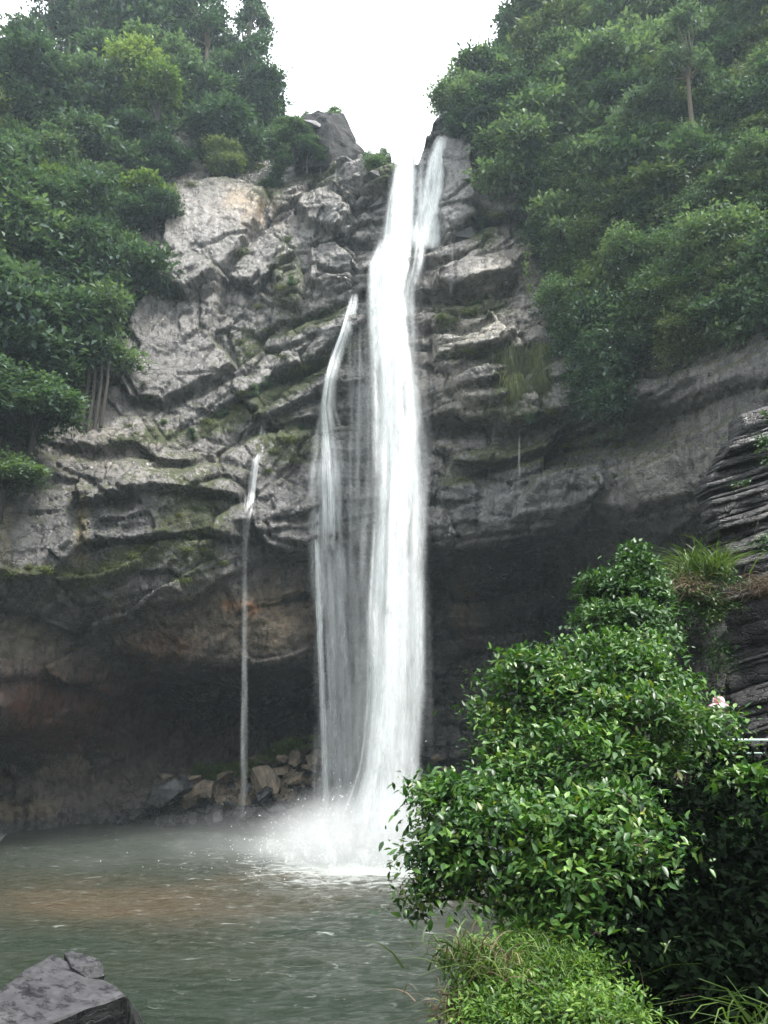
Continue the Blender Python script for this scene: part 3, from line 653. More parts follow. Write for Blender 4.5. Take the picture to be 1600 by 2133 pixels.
# ------------------------------------------------------------------ mist: soft volumes that thin out from their middle
def mist(name, loc, size, dens, label, noise=.0, rot=0):
    m, nt, out = new_mat(name+'_volume'); g = N(nt)
    co = g.n('ShaderNodeTexCoord').outputs['Object']
    ln = g.n('ShaderNodeVectorMath', operation='LENGTH'); g.l(co, ln.inputs[0])
    f = g.math('SUBTRACT', 1.0, ln.outputs['Value'], True); f = g.math('MULTIPLY', f, f)
    n = g.ramp(g.noise(2.2, 3, .6, co), [(.35, 1-noise), (.65, 1.0)])
    f = g.math('MULTIPLY', f, n)
    v = g.n('ShaderNodeVolumePrincipled'); v.inputs['Color'].default_value = (.96, .98, .98, 1); v.inputs['Anisotropy'].default_value = .1
    g.l(g.math('MULTIPLY', f, dens), v.inputs['Density']); g.l(v.outputs[0], out.inputs['Volume'])
    bm = bmesh.new(); bmesh.ops.create_icosphere(bm, subdivisions=3, radius=1.0); me = bpy.data.meshes.new(name); bm.to_mesh(me); bm.free()
    me.materials.append(m)
    o = link(name, me, loc=loc, kind='stuff', label=label); o.scale = size; o.rotation_euler = (0, 0, rot); return o
mist('splash_mist', tuple(PZ(790, 1790, 0)+Vector((-.3, .5, .5))), (7.4, 4.8, 3.6), 2.0, 'dense white splash where the main fall hits the pool')
mist('pool_mist', tuple(PZ(700, 1780, 0)+Vector((-1.5, 0, .6))), (12, 6.5, 2.4), .2, 'pale mist drifting left over the pool from the splash', .7)
mist('drifting_mist', tuple(PZ(200, 1800, 0)+Vector((0, 0, .3))), (11, 7, 2.4), .03, 'thin mist over the left side of the pool', .8)

# ================================================================== BOULDERS
def hull_mesh(name, pts, mat, sub=2, amp=.05, seed=0, sc=1.0, bevel=.0, mats=None, pick=None):
    bm = bmesh.new()
    for p in pts: bm.verts.new(p)
    r = bmesh.ops.convex_hull(bm, input=bm.verts)
    bmesh.ops.delete(bm, geom=[v for v in bm.verts if not v.link_faces], context='VERTS')
    bmesh.ops.dissolve_limit(bm, angle_limit=R(6), verts=bm.verts, edges=bm.edges)
    if bevel: bmesh.ops.bevel(bm, geom=list(bm.edges), offset=bevel, segments=1, affect='EDGES')
    if pick:
        bm.normal_update()
        for f in bm.faces: f.material_index = pick(f)
    bmesh.ops.triangulate(bm, faces=bm.faces)
    for k in range(sub):
        bmesh.ops.subdivide_edges(bm, edges=bm.edges, cuts=1, use_grid_fill=True)
    for v in bm.verts:
        q = v.co*sc+Vector((seed*3.1, seed, 0))
        v.co += mnoise.noise_vector(q*1.3)*amp+mnoise.noise_vector(q*3.7)*amp*.4
    me = bpy.data.meshes.new(name); bm.to_mesh(me); bm.free()
    for mm_ in (mats or [mat]): me.materials.append(mm_)
    return me
def rand_pts(rg, n=14, s=(1, .8, .7)):
    p = rg.normal(size=(n, 3)); p /= np.linalg.norm(p, axis=1)[:, None]; p = np.sign(p)*np.abs(p)**.7
    return [tuple(q*np.array(s)*rg.uniform(.8, 1.1)) for q in p]
rg = np.random.default_rng(4)
BPRO = [[hull_mesh('boulder', rand_pts(rg, rg.integers(9, 15), (1, rg.uniform(.6, .95), rg.uniform(.45, .8))), m, 2, .06, k, 1.0) for k in range(7)] for m in (M_ROCKDRY, M_ROCKWET, M_ROCKGREY)]
def place_rock(px, py, Y, wpx, kind, label, group=None, k=None, tilt=None, flat=1.0, cat='rock'):
    p = P(px, py, Y); s = wpx/F*Y*.5
    me = random.choice(BPRO[kind]) if k is None else BPRO[kind][k]
    o = link('boulder', me, loc=p, label=label, cat=cat, group=group); o.scale = (s, s, s*flat)
    o.rotation_euler = tilt or (random.uniform(-.5, .5), random.uniform(-.5, .5), random.uniform(0, 6.3))
    return o
# named rocks
NAMED = [(350,1645,57.5,100,1,'black wedge shaped boulder with a pale wet streak at the left end of the pile',1.0),(405,1622,60,34,0,'small grey brown block above the black wedge boulder',.9),
 (345,1618,60,26,0,'small pale rounded stone perched on top of the black wedge boulder',.8),(470,1618,60.5,44,0,'squat brown block on the pile left of the thread waterfall',.9),
 (552,1625,59,56,0,'tall leaning brown slab on the pile right of the thread waterfall',1.5),(612,1622,59.5,52,0,'flat lying tan slab with rounded ends high on the pile',.65),
 (618,1572,61.5,46,0,'brown boulder near the top of the pile beside the side stream',1.1),(588,1580,61.2,28,0,'round brown stone in the grass near the top of the pile',.9),(655,1585,60.6,40,0,'brown block at the pile top edge right under the side stream',1.0),
 (575,1685,56.8,38,2,'square grey block standing at the waterline of the pile',1.3),(610,1688,56.8,40,2,'flat grey stone beside the square grey block at the waterline',.7),(452,1698,57,60,2,'broad pale grey wedge at the waterline left of the thread waterfall',.8),
 (480,1672,57.6,34,2,'narrow pale grey shard leaning left of the thread waterfall',1.0),(425,1645,58.6,50,0,'brown angular boulder in the middle of the left half of the pile',1.0),(640,1600,60,30,0,'narrow tan stone leaning on the upper right of the pile',.7),
 (620,1655,58,80,1,'large dark mossy boulder in the right half of the pile',.9),(512,1690,55.6,56,1,'dark wet cone rock struck by the thread waterfall',1.3),(560,1660,58,60,1,'dark wet boulder under the leaning slab',.9)]
for (px, py, Y, wp, kd, lab, fl) in NAMED: place_rock(px, py, Y, wp, kd, lab, 'rocks fallen at the foot of the cliff', flat=fl)
# the rest of the pile
top = lambda px: np.interp(px, [230, 300, 400, 520, 600, 680, 760], [1690, 1655, 1605, 1600, 1550, 1540, 1600])
cnt = 0
for i in range(300):
    px = random.uniform(225, 700); t = top(px); py = random.uniform(t, 1712)
    if px < 300 and py < 1670: continue
    Y = float(np.interp((py-t)/(1715-t+.01), [0, 1], [63.5, 57.6])); wp = random.choice([18, 24, 28, 34, 40, 48])
    kd = 0 if py < 1675 and random.random() < .85 else random.choice([1, 1, 2])
    lab = {0: 'small brown angular rock in the upper part of the pile', 1: 'small dark wet rock near the waterline of the pile', 2: 'small grey rock near the waterline of the pile'}[kd]
    place_rock(px, py, Y, wp, kd, lab, {0: 'brown rubble of the rock pile', 1: 'dark wet rubble of the rock pile', 2: 'grey rubble of the rock pile'}[kd])
for i in range(46):   # rubble on the right, behind the tree
    px = random.uniform(890, 1130); py = random.uniform(1580, 1700)
    place_rock(px, py, float(np.interp(py, [1580, 1700], [61.5, 57])), random.choice([22, 30, 44]), random.choice([0, 1]), 'dark rock in the rubble right of the main fall, half hidden by the tree', 'rubble right of the main fall')
# slope of debris beneath the pile
dx = np.linspace(-26, 22, 120); dv = np.linspace(0, 1, 24); DX, DV = np.meshgrid(dx, dv)
topz = np.interp(DX, [-26, -17, -12, -8, -4, 0, 4, 22], [-1.2, -.9, .6, 1.6, 3.0, 2.4, 4.0, 4.5])
DZ = -1.2+(topz+1.2)*DV+.25*fbm(DX*.9, DV*6, 3, 3); DY = 57.5+9*DV**1.2+.5*fbm(DX*.5, DV*4, 3, 9)
me = mesh_np('scree', np.stack([DX, DY, DZ], -1).reshape(-1, 3), grid_faces(24, 120), M_ROCKWET, True); link('debris_slope', me, kind='structure')

# foreground boulder
top_pts = [PZ(-160, 2230, 1.9), PZ(-90, 2135, 2.1), PZ(-10, 2074, 2.15), PZ(60, 2018, 2.25), PZ(112, 1986, 2.3), PZ(150, 2010, 2.1), PZ(262, 2068, 1.75), PZ(180, 2100, 1.72), PZ(90, 2126, 1.7), PZ(20, 2135, 1.65)]
low = [PZ(300, 2133, 1.0)+Vector((0, .6, -.8)), PZ(296, 2120, .3), PZ(300, 2210, -.6), PZ(60, 2230, -.6), PZ(-200, 2240, -.6), PZ(-220, 2300, -.6), PZ(60, 2110, -.6)+Vector((0, 1, 0)), PZ(240, 2110, -.6)+Vector((0, .6, 0))]
c0 = PZ(60, 2080, 0)
fb = empty('foreground_boulder', tuple(c0), label='large smooth grey slab boulder in the water at the lower left corner', cat='boulder')
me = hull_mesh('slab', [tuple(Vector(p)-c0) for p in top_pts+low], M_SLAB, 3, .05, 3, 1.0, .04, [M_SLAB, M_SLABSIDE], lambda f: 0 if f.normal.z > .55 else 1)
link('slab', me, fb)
blk = [PZ(133, 1984, 2.32), PZ(150, 1979, 2.32), PZ(205, 1995, 2.22), PZ(215, 2005, 2.18), PZ(217, 2030, 2.02), PZ(185, 2038, 1.98), PZ(150, 2014, 2.18)]
blk = blk+[p-Vector((0, -.25, .9)) for p in blk]
link('raised_block', hull_mesh('raised_block', [tuple(p-c0) for p in blk], M_SLAB, 2, .03, 6, 1, .02, [M_SLAB, M_SLABSIDE], lambda f: 0 if f.normal.z > .93 else 1), fb)
# little dark rock at the left edge of the pool
place_rock(-12, 1745, 50, 50, 1, 'dark rock cut off by the left edge, in the far left of the pool', None, flat=.9)

# pinnacle
pp = [P(598, 335, 62), P(618, 262, 62), P(632, 243, 62.5), P(660, 231, 62), P(700, 234, 61), P(716, 238, 61.5), P(742, 290, 61.5), P(762, 330, 61), P(690, 345, 59.8), P(640, 350, 60.5), P(684, 262, 60)]
pp = pp+[p+Vector((.6, 4.5, -.8)) for p in pp[1:8]]; c0 = P(690, 340, 62)
pin = empty('rock_pinnacle', tuple(c0), label='dark leaning rock pinnacle standing against the sky left of the lip', cat='rock')
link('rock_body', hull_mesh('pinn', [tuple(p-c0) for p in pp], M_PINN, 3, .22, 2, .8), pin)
for i, (a, b, wp) in enumerate([(650, 262, 50), (640, 300, 44), (700, 335, 40), (668, 330, 50)]):
    o = link('ledge_block', BPRO[2][i], pin, P(a, b, 60.8)-c0); s = wp/F*31; o.scale = (s, s*.7, s*.8); o.rotation_euler = (.2*i, .3, i)

# loose big blocks on the upper cliff
UB = [(770,372,60,80,'rounded grey block at the cliff top left of the lip'),(900,285,57,50,'dark boulder beside the water at the right of the lip'),(960,500,52.5,110,'dark overhanging boulder where the upper veil meets the main fall'),
      (975,372,55,36,'rounded pale block stuck on the rock right of the upper veil'),(790,430,57,60,'dark mossy block left of the main fall near the top'),(700,520,57,50,'smooth oval stone slab in the upper left face')]
for (a, b, Y, wp, lab) in UB:
    p = surf(a, b); place_rock(a, b, p.y+.2, wp, 2, lab, None, flat=.8)

# ================================================================== LEAVES
def crown_leaves(lobes, n, L, rg, upb=.6, shell=.55, clump=14, cr=.35, five=False, asp=.5, droop=.1, upn=.45):
    """lobes: (cx,cy,cz,rx,ry,rz); leaves gathered in sprays spread through the outer part of each lobe"""
    lobes = np.array(lobes, float); vol = (lobes[:, 3]*lobes[:, 4]*lobes[:, 5])**(2/3); pr = vol/vol.sum()
    nc = n//clump; li = rg.choice(len(lobes), nc, p=pr)
    d = unit(rg.normal(size=(nc, 3))); d[:, 2] = np.where((d[:, 2] < -.25) & (rg.random(nc) < .6), -d[:, 2], d[:, 2])
    r = rg.uniform(shell, 1.03, nc)**.8; r = np.where(rg.random(nc) < .09, rg.uniform(1.05, 1.28, nc), r)
    c = lobes[li, :3]+d*r[:, None]*lobes[li, 3:]
    out = unit(d*lobes[li, 3:].mean(1)[:, None]/lobes[li, 3:]+np.array([0, 0, upb]))
    ci = np.repeat(np.arange(nc), clump); m = len(ci)
    ax = unit(out[ci]+rg.normal(size=(m, 3))*.75)
    C = c[ci]+rg.normal(size=(m, 3))*cr*np.array([1, 1, .45])
    up = unit(np.array([0, 0, 1.])+out[ci]*.7+rg.normal(size=(m, 3))*upn)
    ax[:, 2] -= .35; ax = unit(ax)
    Ls = L*rg.uniform(.45, 1.4, m)
    return leaf_quads(C, ax, up, Ls, Ls*asp, .3, droop, five)
def tube(pts, rads, ns=6):
    Vs = []; pts = [Vector(p) for p in pts]
    for i, p in enumerate(pts):
        t = (pts[min(i+1, len(pts)-1)]-pts[max(i-1, 0)]).normalized(); a = t.orthogonal().normalized(); b = t.cross(a)
        for k in range(ns): Vs.append(p+(a*math.cos(k/ns*6.2832)+b*math.sin(k/ns*6.2832))*rads[i])
    Fs = [(i*ns+k, i*ns+(k+1) % ns, (i+1)*ns+(k+1) % ns, (i+1)*ns+k) for i in range(len(pts)-1) for k in range(ns)]
    return np.array([tuple(v) for v in Vs]), np.array(Fs)
def join(parts):
    Vs, Fs, b = [], [], 0
    for v, f in parts: Vs.append(v); Fs.append(f+b); b += len(v)
    return np.concatenate(Vs), np.concatenate(Fs)
def branch_set(rg, base, ends, r0, r1=.03, sag=.1, ns=6):
    out = []
    for e in ends:
        e = np.array(e, float); b = np.array(base, float); n = 6; t = np.linspace(0, 1, n)[:, None]
        p = b+(e-b)*t+np.array([0, 0, 1.])*np.sin(t*3.14)*sag*np.linalg.norm(e-b)*.5+rg.normal(size=(n, 3))*.03*np.linalg.norm(e-b)*np.sin(t*3.14)
        out.append(tube(p, np.interp(np.linspace(0, 1, n), [0, 1], [r0, r1]), ns))
    return out
# prototypes: (trunk mesh, crown mesh)
def proto(seed, mat, R_=2.6, H=6., lobes=9, n=7600, L=.33, flat=.7, airy=False, hr=(.42, .95)):
    rg = np.random.default_rng(seed); lb = []
    for k in range(lobes):
        a = rg.uniform(0, 6.28); r = R_*rg.uniform(.15, .75); h = H*rg.uniform(*hr)
        s = R_*rg.uniform(.26, .50)*(1 if not airy else .7)
        lb.append((r*math.cos(a), r*math.sin(a), h, s, s, s*flat))
    lb.append((0, 0, H*.92, R_*.45, R_*.45, R_*.36))
    v, f = crown_leaves(lb, n, L, rg, .7, .35 if not airy else .2, 12, .30 if not airy else .24)
    crown = mesh_np('crown', v, f, mat)
    tk = [tube([(0, 0, -1.5 if hr[0] > 0 else -.2), (.1, 0, H*.3), (0, .1, H*.75)], [.2*R_/2.6, .16*R_/2.6, .07], 7)]
    tk += branch_set(rg, (.05, .05, H*.35), [l[:3] for l in lb], .09*R_/2.6, .025)
    trunk = mesh_np('trunk', *join(tk), M_BARK if airy else M_BARKD, True)
    return trunk, crown
PRO = {'dark': [proto(100+i, M_LF[0], 2.7, 6.0) for i in range(3)], 'mid': [proto(110+i, M_LF[1], 2.6, 5.8) for i in range(3)],
       'yellow': [proto(120+i, M_LF[2], 2.3, 6.2, flat=1.0) for i in range(2)], 'olive': [proto(130+i, M_LF[3], 2.5, 5.0) for i in range(2)],
       'airy': [proto(140+i, M_LF[0], 2.4, 8.5, 14, 3600, .32, .55, True) for i in range(3)],
       'creep': [proto(170+i, M_LF[(1, 3, 0, 1)[i]], 2.1, 5.2, 13, 9500, .25, 1.35, hr=(.0, .95)) for i in range(4)], 'shrub': [proto(150+i, M_LF[1], 1.5, 2.4, 8, 3000, .26, hr=(-.1, .9)) for i in range(3)], 'vine': [proto(160+i, M_LF[3], 1.3, 3.6, 10, 3000, .22, 1.3, hr=(-.1, .95)) for i in range(2)]}
def tree(loc, kind, s, label, group=None, name='tree', cat='tree', sz=1.0, lean=None):
    tr, cr_ = random.choice(PRO[kind])
    o = empty(name, tuple(loc), random.uniform(0, 6.3), label=label, cat=cat, group=group)
    o.scale = (s, s, s*sz)
    if lean: o.rotation_euler = (lean[0], lean[1], o.rotation_euler[2])
    link('trunk', tr, o); link('crown', cr_, o); return o
def inpoly(px, py, poly):
    c = False; n = len(poly)
    for i in range(n):
        x1, y1 = poly[i]; x2, y2 = poly[(i+1) % n]
        if (y1 > py) != (y2 > py) and px < (x2-x1)*(py-y1)/(y2-y1)+x1: c = not c
    return c
def scatter(poly, step, fn, jit=.45):
    xs = [p[0] for p in poly]; ys = [p[1] for p in poly]
    y = min(ys); r = 0
    while y < max(ys):
        x = min(xs)+(r % 2)*step*.5
        while x < max(xs):
            a = x+random.uniform(-jit, jit)*step; b = y+random.uniform(-jit, jit)*step
            if inpoly(a, b, poly): fn(a, b)
            x += step
        y += step*.8; r += 1
# left slope
LEFT = [(-160, 170), (120, 170), (300, 140), (470, 160), (560, 230), (605, 295), (550, 345), (430, 385), (345, 425), (305, 540), (250, 650), (215, 760), (165, 830), (60, 860), (-160, 900)]
def zone(py): return 'near the skyline' if py < 230 else 'halfway up' if py < 520 else 'low above the ledge'
def left_tree(a, b):
    p, d = surf_fast(a, b)
    if d > 40: return
    n = random.random(); k = 'dark' if n < .45 else 'mid' if n < .85 else 'olive' if n < .95 else 'yellow'
    s = random.choice([.7, .85, 1.0, 1.2, 1.5])*random.uniform(.9, 1.1); p = p-Vector((0, .6, 3.2*s))
    z1 = ('at the left frame edge' if a < 110 else 'amid the left forest' if a < 290 else 'beside the left bare rock face')+', '+zone(b); sw = 'small' if s < .92 else 'medium sized' if s < 1.09 else 'large'
    nm = {'dark': 'dark green', 'mid': 'mid green', 'olive': 'olive green', 'yellow': 'yellow green'}[k]
    tree(p, k, s, f'{sw} {nm} tree {z1}', f'{sw} {nm} trees {z1}')
scatter(LEFT, 68, left_tree, .8)
# right slope
RIGHT = [(1010, 250), (1040, 190), (1090, 100), (1150, 10), (1250, -40), (1750, -60), (1750, 700), (1560, 720), (1450, 790), (1380, 840), (1210, 850), (1200, 750), (1170, 680), (1150, 620), (1140, 540), (1095, 480), (1085, 400), (1045, 320)]
def zone2(py): return 'near the frame top' if py < 230 else 'halfway up' if py < 520 else 'above the rock overhang'
def right_tree(a, b):
    if b > np.interp(a, [1040, 1120, 1200, 1300, 1400, 1600], [600, 700, 780, 765, 725, 650]): return
    p, d = surf_fast(a, b)
    if d > 40: return
    n = random.random()
    if b > 560: n = .62+n*.38
    k = 'mid' if n < .2 else 'dark' if n < .28 else 'olive' if n < .36 else 'creep' if n < .78 else 'vine' if n < .88 else 'shrub'
    s = random.uniform(.7, 1.1)*(1.0 if k not in ('shrub', 'vine') else 1.25)*p.y/50*random.choice([.8, 1, 1, 1.3])
    p = p-Vector((0, .3, (2.8 if k not in ('shrub', 'vine') else 1.4)*s))
    z1 = ('right slope beside the falls' if a < 1190 else 'middle of the right slope' if a < 1400 else 'right slope by the frame edge')+', '+zone2(b); sw = 'small' if s < p.y/50*.85 else 'large'
    nm = {'dark': 'dark green tree', 'mid': 'mid green tree', 'olive': 'olive green tree', 'vine': 'vine covered narrow bush', 'creep': 'creeper draped leafy tree', 'shrub': 'low round shrub'}[k]
    tree(p, k, s, f'{sw} {nm}, {z1}', f'{sw} {nm}s, {z1}', name='tree' if 'tree' in nm else 'shrub', cat='tree' if 'tree' in nm else 'shrub')
scatter(RIGHT, 56, right_tree, .8)
# skyline trees, left
SKYL = [(60, 120, 1.1), (95, 40, 1.15), (130, 90, 1.1), (260, 70, 1.3), (40, 210, 1.1), (-60, 220, 1.1), (-110, 200, 1.2), (170, 20, 1.1), (240, 30, 1.2), (310, 20, 1.15), (370, 40, 1.1), (430, 60, 1.1), (480, 110, 1.0), (520, 170, .95), (555, 220, .85), (585, 255, .75), (200, 60, 1.0), (340, 80, 1.05), (410, 120, 1.), (-40, 120, 1.1), (10, 200, 1.0)]
ORD = ['first', 'second', 'third', 'fourth', 'fifth', 'sixth', 'seventh', 'eighth', 'ninth', 'tenth', 'eleventh', 'twelfth', 'thirteenth', 'fourteenth', 'fifteenth', 'sixteenth', 'seventeenth', 'eighteenth', 'nineteenth', 'twentieth', 'twenty first', 'twenty second', 'twenty third', 'twenty fourth']
for i, (a, b, s) in enumerate(sorted(SKYL, reverse=True)):
    p = P(a, b+120, 70+random.uniform(-2, 2)); tree(p, 'airy' if i % 3 else 'dark', s*1.15, f'open crowned tree on the left skyline, {ORD[i]} one counted from the pinnacle', 'skyline trees of the left slope', sz=1.05)
t_ = tree(P(505, 190, 69), 'airy', 1.0, 'tallest thin branched tree leaning over the sky at the right end of the left skyline', sz=1.35, lean=(0, .12))
# skyline trees, right
for i, (a, b, s, k) in enumerate([(1090, 60, 1.1, 'airy'), (1120, 20, 1.1, 'dark'), (1150, 80, 1.1, 'mid'), (1060, 150, .9, 'dark'), (1020, 200, .8, 'mid'), (1200, 20, 1.3, 'airy'), (1290, 10, 1.2, 'dark'), (1380, 0, 1.2, 'mid'), (1470, 20, 1.2, 'airy'), (1560, 20, 1.2, 'airy')]):
    tree(P(a, b+100, 62), k, s, f'tree on the upper edge of the right slope, {ORD[i]} one counted from the falls', 'skyline trees of the right slope')
# special ones
for (a, b, Y, s, lab) in [(275, 290, 61, 1.15, 'bright yellow green tree, upper and taller of the pair in the left forest'), (320, 320, 60, 1.0, 'bright yellow green tree, lower right one of the pair in the left forest')]:
    tree(P(a, b, Y), 'yellow', s, lab, sz=1.15)
tree(P(960, 285, 56), 'mid', .85, 'rounded green tree hanging over the lip at the right of the falls'); tree(P(1010, 250, 57), 'mid', .95, 'light green tree just behind the one over the lip, right of the falls')
tree(P(985, 345, 55), 'dark', .7, 'dark drooping bush under the tree at the lip'); tree(P(1040, 330, 54.5), 'dark', .95, 'dark tree in the shaded gully right of the upper rock')
tree(P(1440, 250, 47), 'airy', .85, 'pale barked slender tree with visible trunk high on the right slope', sz=1.1)
tree(P(60, 960, 44.5), 'mid', 1.0, 'bushy green tree on the ledge at the left edge', sz=.8); tree(P(0, 1060, 43), 'mid', .8, 'low spreading bush hanging below the left ledge', sz=.6)
tree(P(-50, 960, 43), 'dark', 1.1, 'dark tree at the left edge behind the ledge bush', sz=.8)
tree(P(697, 252, 63), 'shrub', .62, 'little lone tree growing on top of the dark pinnacle', sz=.7); tree(P(637, 245, 63), 'shrub', .22, 'tiny sapling at the left shoulder of the pinnacle')
tree(P(768, 342, 60), 'shrub', .42, 'small thin shrub at the cliff top beside the lip, left one'); tree(P(800, 345, 60), 'shrub', .5, 'small thin shrub at the cliff top beside the lip, right one')
tree(P(790, 375, 57.5), 'shrub', .7, 'green mossy shrub on the rock shoulder left of the lip', name='shrub', cat='shrub')
for (a, b, s_, k, lab) in [(612, 300, .55, 'mid', 'small green tree at the left foot of the pinnacle'), (590, 335, .6, 'shrub', 'bushy shrub on the rock edge left of the pinnacle, upper one'), (572, 365, .6, 'shrub', 'bushy shrub on the rock edge left of the pinnacle, lower one'), (628, 290, .32, 'dark', 'dark bush clinging to the left face of the pinnacle, upper one'), (640, 318, .38, 'mid', 'bush clinging to the left face of the pinnacle, lower one'), (640, 335, .5, 'dark', 'dark bush in the recess under the pinnacle'), (668, 345, .4, 'dark', 'small dark bush under the right side of the pinnacle')]:
    tree(P(a, b+14, 60.5), k, s_, lab, name='shrub', cat='shrub', sz=.8)
# bare trunks in the shaded hollow
for i, (a, b) in enumerate([(168, 900), (182, 905), (196, 900), (210, 890)]):
    p = P(a, b, 49.4); v, f = tube([p, p+Vector((.1, .3, 3)), p+Vector((0, .6, 6))], [.14, .11, .07]); me = mesh_np('trunk', v-np.array(p), f, M_BARKD, True)
    link('bare_tree', me, loc=p, label='bare brown trunk in the hollow left of the grey rock face', cat='tree', group='bare trunks in the hollow left of the rock face')

# shrubs, grass and moss tufts on the cliff
def tuft_mesh(seed, mat, n=160, L=.5, spread=.5, w_=.03, droop=.5, hang=0.):
    rg = np.random.default_rng(seed); C = rg.normal(size=(n, 3))*spread*.35*np.array([1, .5, .4])
    a = rg.uniform(0, 6.28, n); out = np.stack([np.cos(a), np.sin(a), np.zeros(n)], 1)*rg.uniform(.15, .9, n)[:, None]
    D = unit(out+np.array([0, 0, 1.-2*hang])); Ls = L*rg.uniform(.5, 1.2, n)
    S = unit(np.cross(D, rg.normal(size=(n, 3)))); seg = 4; Vs = []
    for k in range(seg+1):
        t = k/seg; c = C+D*(Ls*t)[:, None]+out*(Ls*t*t*droop)[:, None]-np.array([0, 0, 1])*(Ls*t*t*droop*1.1)[:, None]
        ww = w_*(1-t*.92); Vs += [c-S*ww, c+S*ww]
    V = np.stack(Vs, 1); m = V.shape[1]; k = np.arange(n)*m
    Fs = np.concatenate([np.stack([k+2*j, k+2*j+1, k+2*j+3, k+2*j+2], 1) for j in range(seg)])
    return mesh_np('blades', V.reshape(-1, 3), Fs, mat)
TUFT = {'grass': [tuft_mesh(60+i, M_GRASS, 200, .6, 1.2, .03, .6) for i in range(3)], 'moss': [tuft_mesh(i, M_MOSS, 260, .55, 1.3, .035, .8) for i in range(3)], 'hang': [tuft_mesh(20+i, M_MOSS, 520, 1.1, 1.0, .035, .35, 1.0) for i in range(2)]}
MOSSY = [(410,1060,22),(372,1075,16),(420,1110,20),(385,1115,26),(390,1145,24),(425,1145,20),(445,1160,18),(385,1210,26),(370,1215,18),(385,1245,14),(465,1175,18),(405,1030,14),(440,1035,16),(335,1025,16),
 (300,1145,30),(270,1160,30),(240,1180,34),(215,1190,30),(170,1195,22),(140,1200,22),(95,1185,26),(60,1180,26),(20,1200,26),(100,1200,20),(220,1250,14),(295,1285,14),(160,1350,12),
 (560,790,26),(600,775,28),(630,765,26),(530,805,24),(510,820,22),(650,670,30),(680,655,26),(620,680,24),(590,745,26),(560,735,22),(500,715,22),(540,640,20),(520,740,18),(560,690,22),(590,600,26),(610,580,24),(600,500,24),
 (500,530,40),(460,860,30),(430,880,30),(490,850,24),(340,880,24),(310,895,24),(270,890,22),(400,895,24),(570,900,28),(600,915,28),(575,940,22),(610,960,22),(560,980,18),(630,890,24),(480,900,20),(300,800,16),(240,800,22),(310,830,20),
 (610,330,28),(590,360,30),(600,345,26),(580,380,24),(620,320,26),(400,385,20),(540,350,30),(520,350,26),
 (920,660,22),(940,670,22),(1000,640,34),(1040,620,30),(980,650,30),(1020,660,26),(980,735,24),(1010,728,24),(950,742,20),(1040,600,24),(1075,590,24),(1010,460,28),(1030,450,24),(1000,490,20),
 (1100,870,28),(1150,860,28),(1060,905,20),(1010,900,18),(960,905,18),(1200,890,28),(1250,905,24),(1290,930,22),(1180,930,20),(1320,925,22),(1240,1000,18),(1400,880,20),(960,1000,16),(1280,990,16),(920,935,14),(1140,955,16),(1090,950,14)]
for i, (a, b, wp) in enumerate(MOSSY):
    p = surf(a, b); s = wp/F*p.y*.75
    nm = 'left' if a < 760 else 'right'
    where = 'beside the thread waterfall' if 330 < a < 480 and b > 1000 else 'along the lower left ledge' if b > 1000 and a < 330 else 'on the upper left face' if a < 760 and b < 700 else 'along the slanting left ledges' if a < 760 else 'on the pale steps right of the main fall' if b < 760 else 'under the right overhang'
    if wp >= 24 and i % 3 == 0 and b < 1000:
        tree(p-Vector((0, .1, .5)), 'shrub', s*.42, f'small leafy shrub rooted {where}', f'small shrubs rooted {where}', name='shrub', cat='shrub')
    else:
        o = empty('moss_tuft', tuple(p-Vector((0, .1, 0))), random.uniform(-.4, .4), label=f'yellow green moss and fern tuft {where}', cat='moss', group=f'moss tufts {where}')
        o.scale = (s, s, s); link('fronds', random.choice(TUFT['moss']), o)
for (a, b, wp, sz, lab) in [(1062,760,46,2.6,'long hanging curtain of moss on the pale steps, left one'),(1070,820,40,2.,'lower end of the left hanging moss curtain'),(1125,760,46,2.6,'long hanging curtain of moss under the right slope, right one'),(1128,810,36,2.,'lower end of the right hanging moss curtain')]:
    p = surf(a, b-30); s = wp/F*p.y*.7
    o = empty('hanging_moss', tuple(p-Vector((0, .15, 0))), 0, label=lab, cat='moss'); o.scale = (s, s*.6, s*sz*.7); link('fronds', TUFT['hang'][0], o)
# grass on top of the rock pile
for i in range(60):
    a = random.uniform(400, 680); b = float(top(a))+random.uniform(-8, 16); p = P(a, b, 61.6+random.uniform(-.5, .8))
    o = empty('grass_tuft', tuple(p), random.uniform(0, 6), label='green grass tuft growing on top of the rock pile', cat='grass', group='grass tufts on the rock pile'); o.scale = (.8, .8, .6)
    link('blades', TUFT['grass'][i % 3], o)
# vines hanging on the right slope
def vine(px0, py0, L, lab, grp):
    p = surf(px0, py0)-Vector((0, 1.2, 0)); rg = np.random.default_rng(int(px0)); n = int(L*26)
    z = rg.uniform(-L, 0, n); C = np.stack([.18*np.sin(z*.9)+rg.normal(size=n)*.12, rg.normal(size=n)*.12, z], 1)
    D = unit(rg.normal(size=(n, 3))+np.array([0, -.3, -.6])); U = unit(rg.normal(size=(n, 3))+np.array([0, -.8, .4]))
    v, f = leaf_quads(C, D, U, np.full(n, .24), np.full(n, .13)); o = empty('hanging_vine', tuple(p), label=lab, cat='vine', group=grp)
    link('leaves', mesh_np('leaves', v, f, M_LF[2 if px0 % 2 else 3]), o); v, f = tube([(0, 0, 0), (.1, 0, -L*.5), (0, 0, -L)], [.03, .025, .015], 5); link('stem', mesh_np('stem', v, f, M_BARK), o)
for i in range(26):
    vine(random.randint(1040, 1590), random.randint(180, 640), random.uniform(3, 7), 'long leafy vine hanging down the steep right slope', 'vines hanging on the right slope')

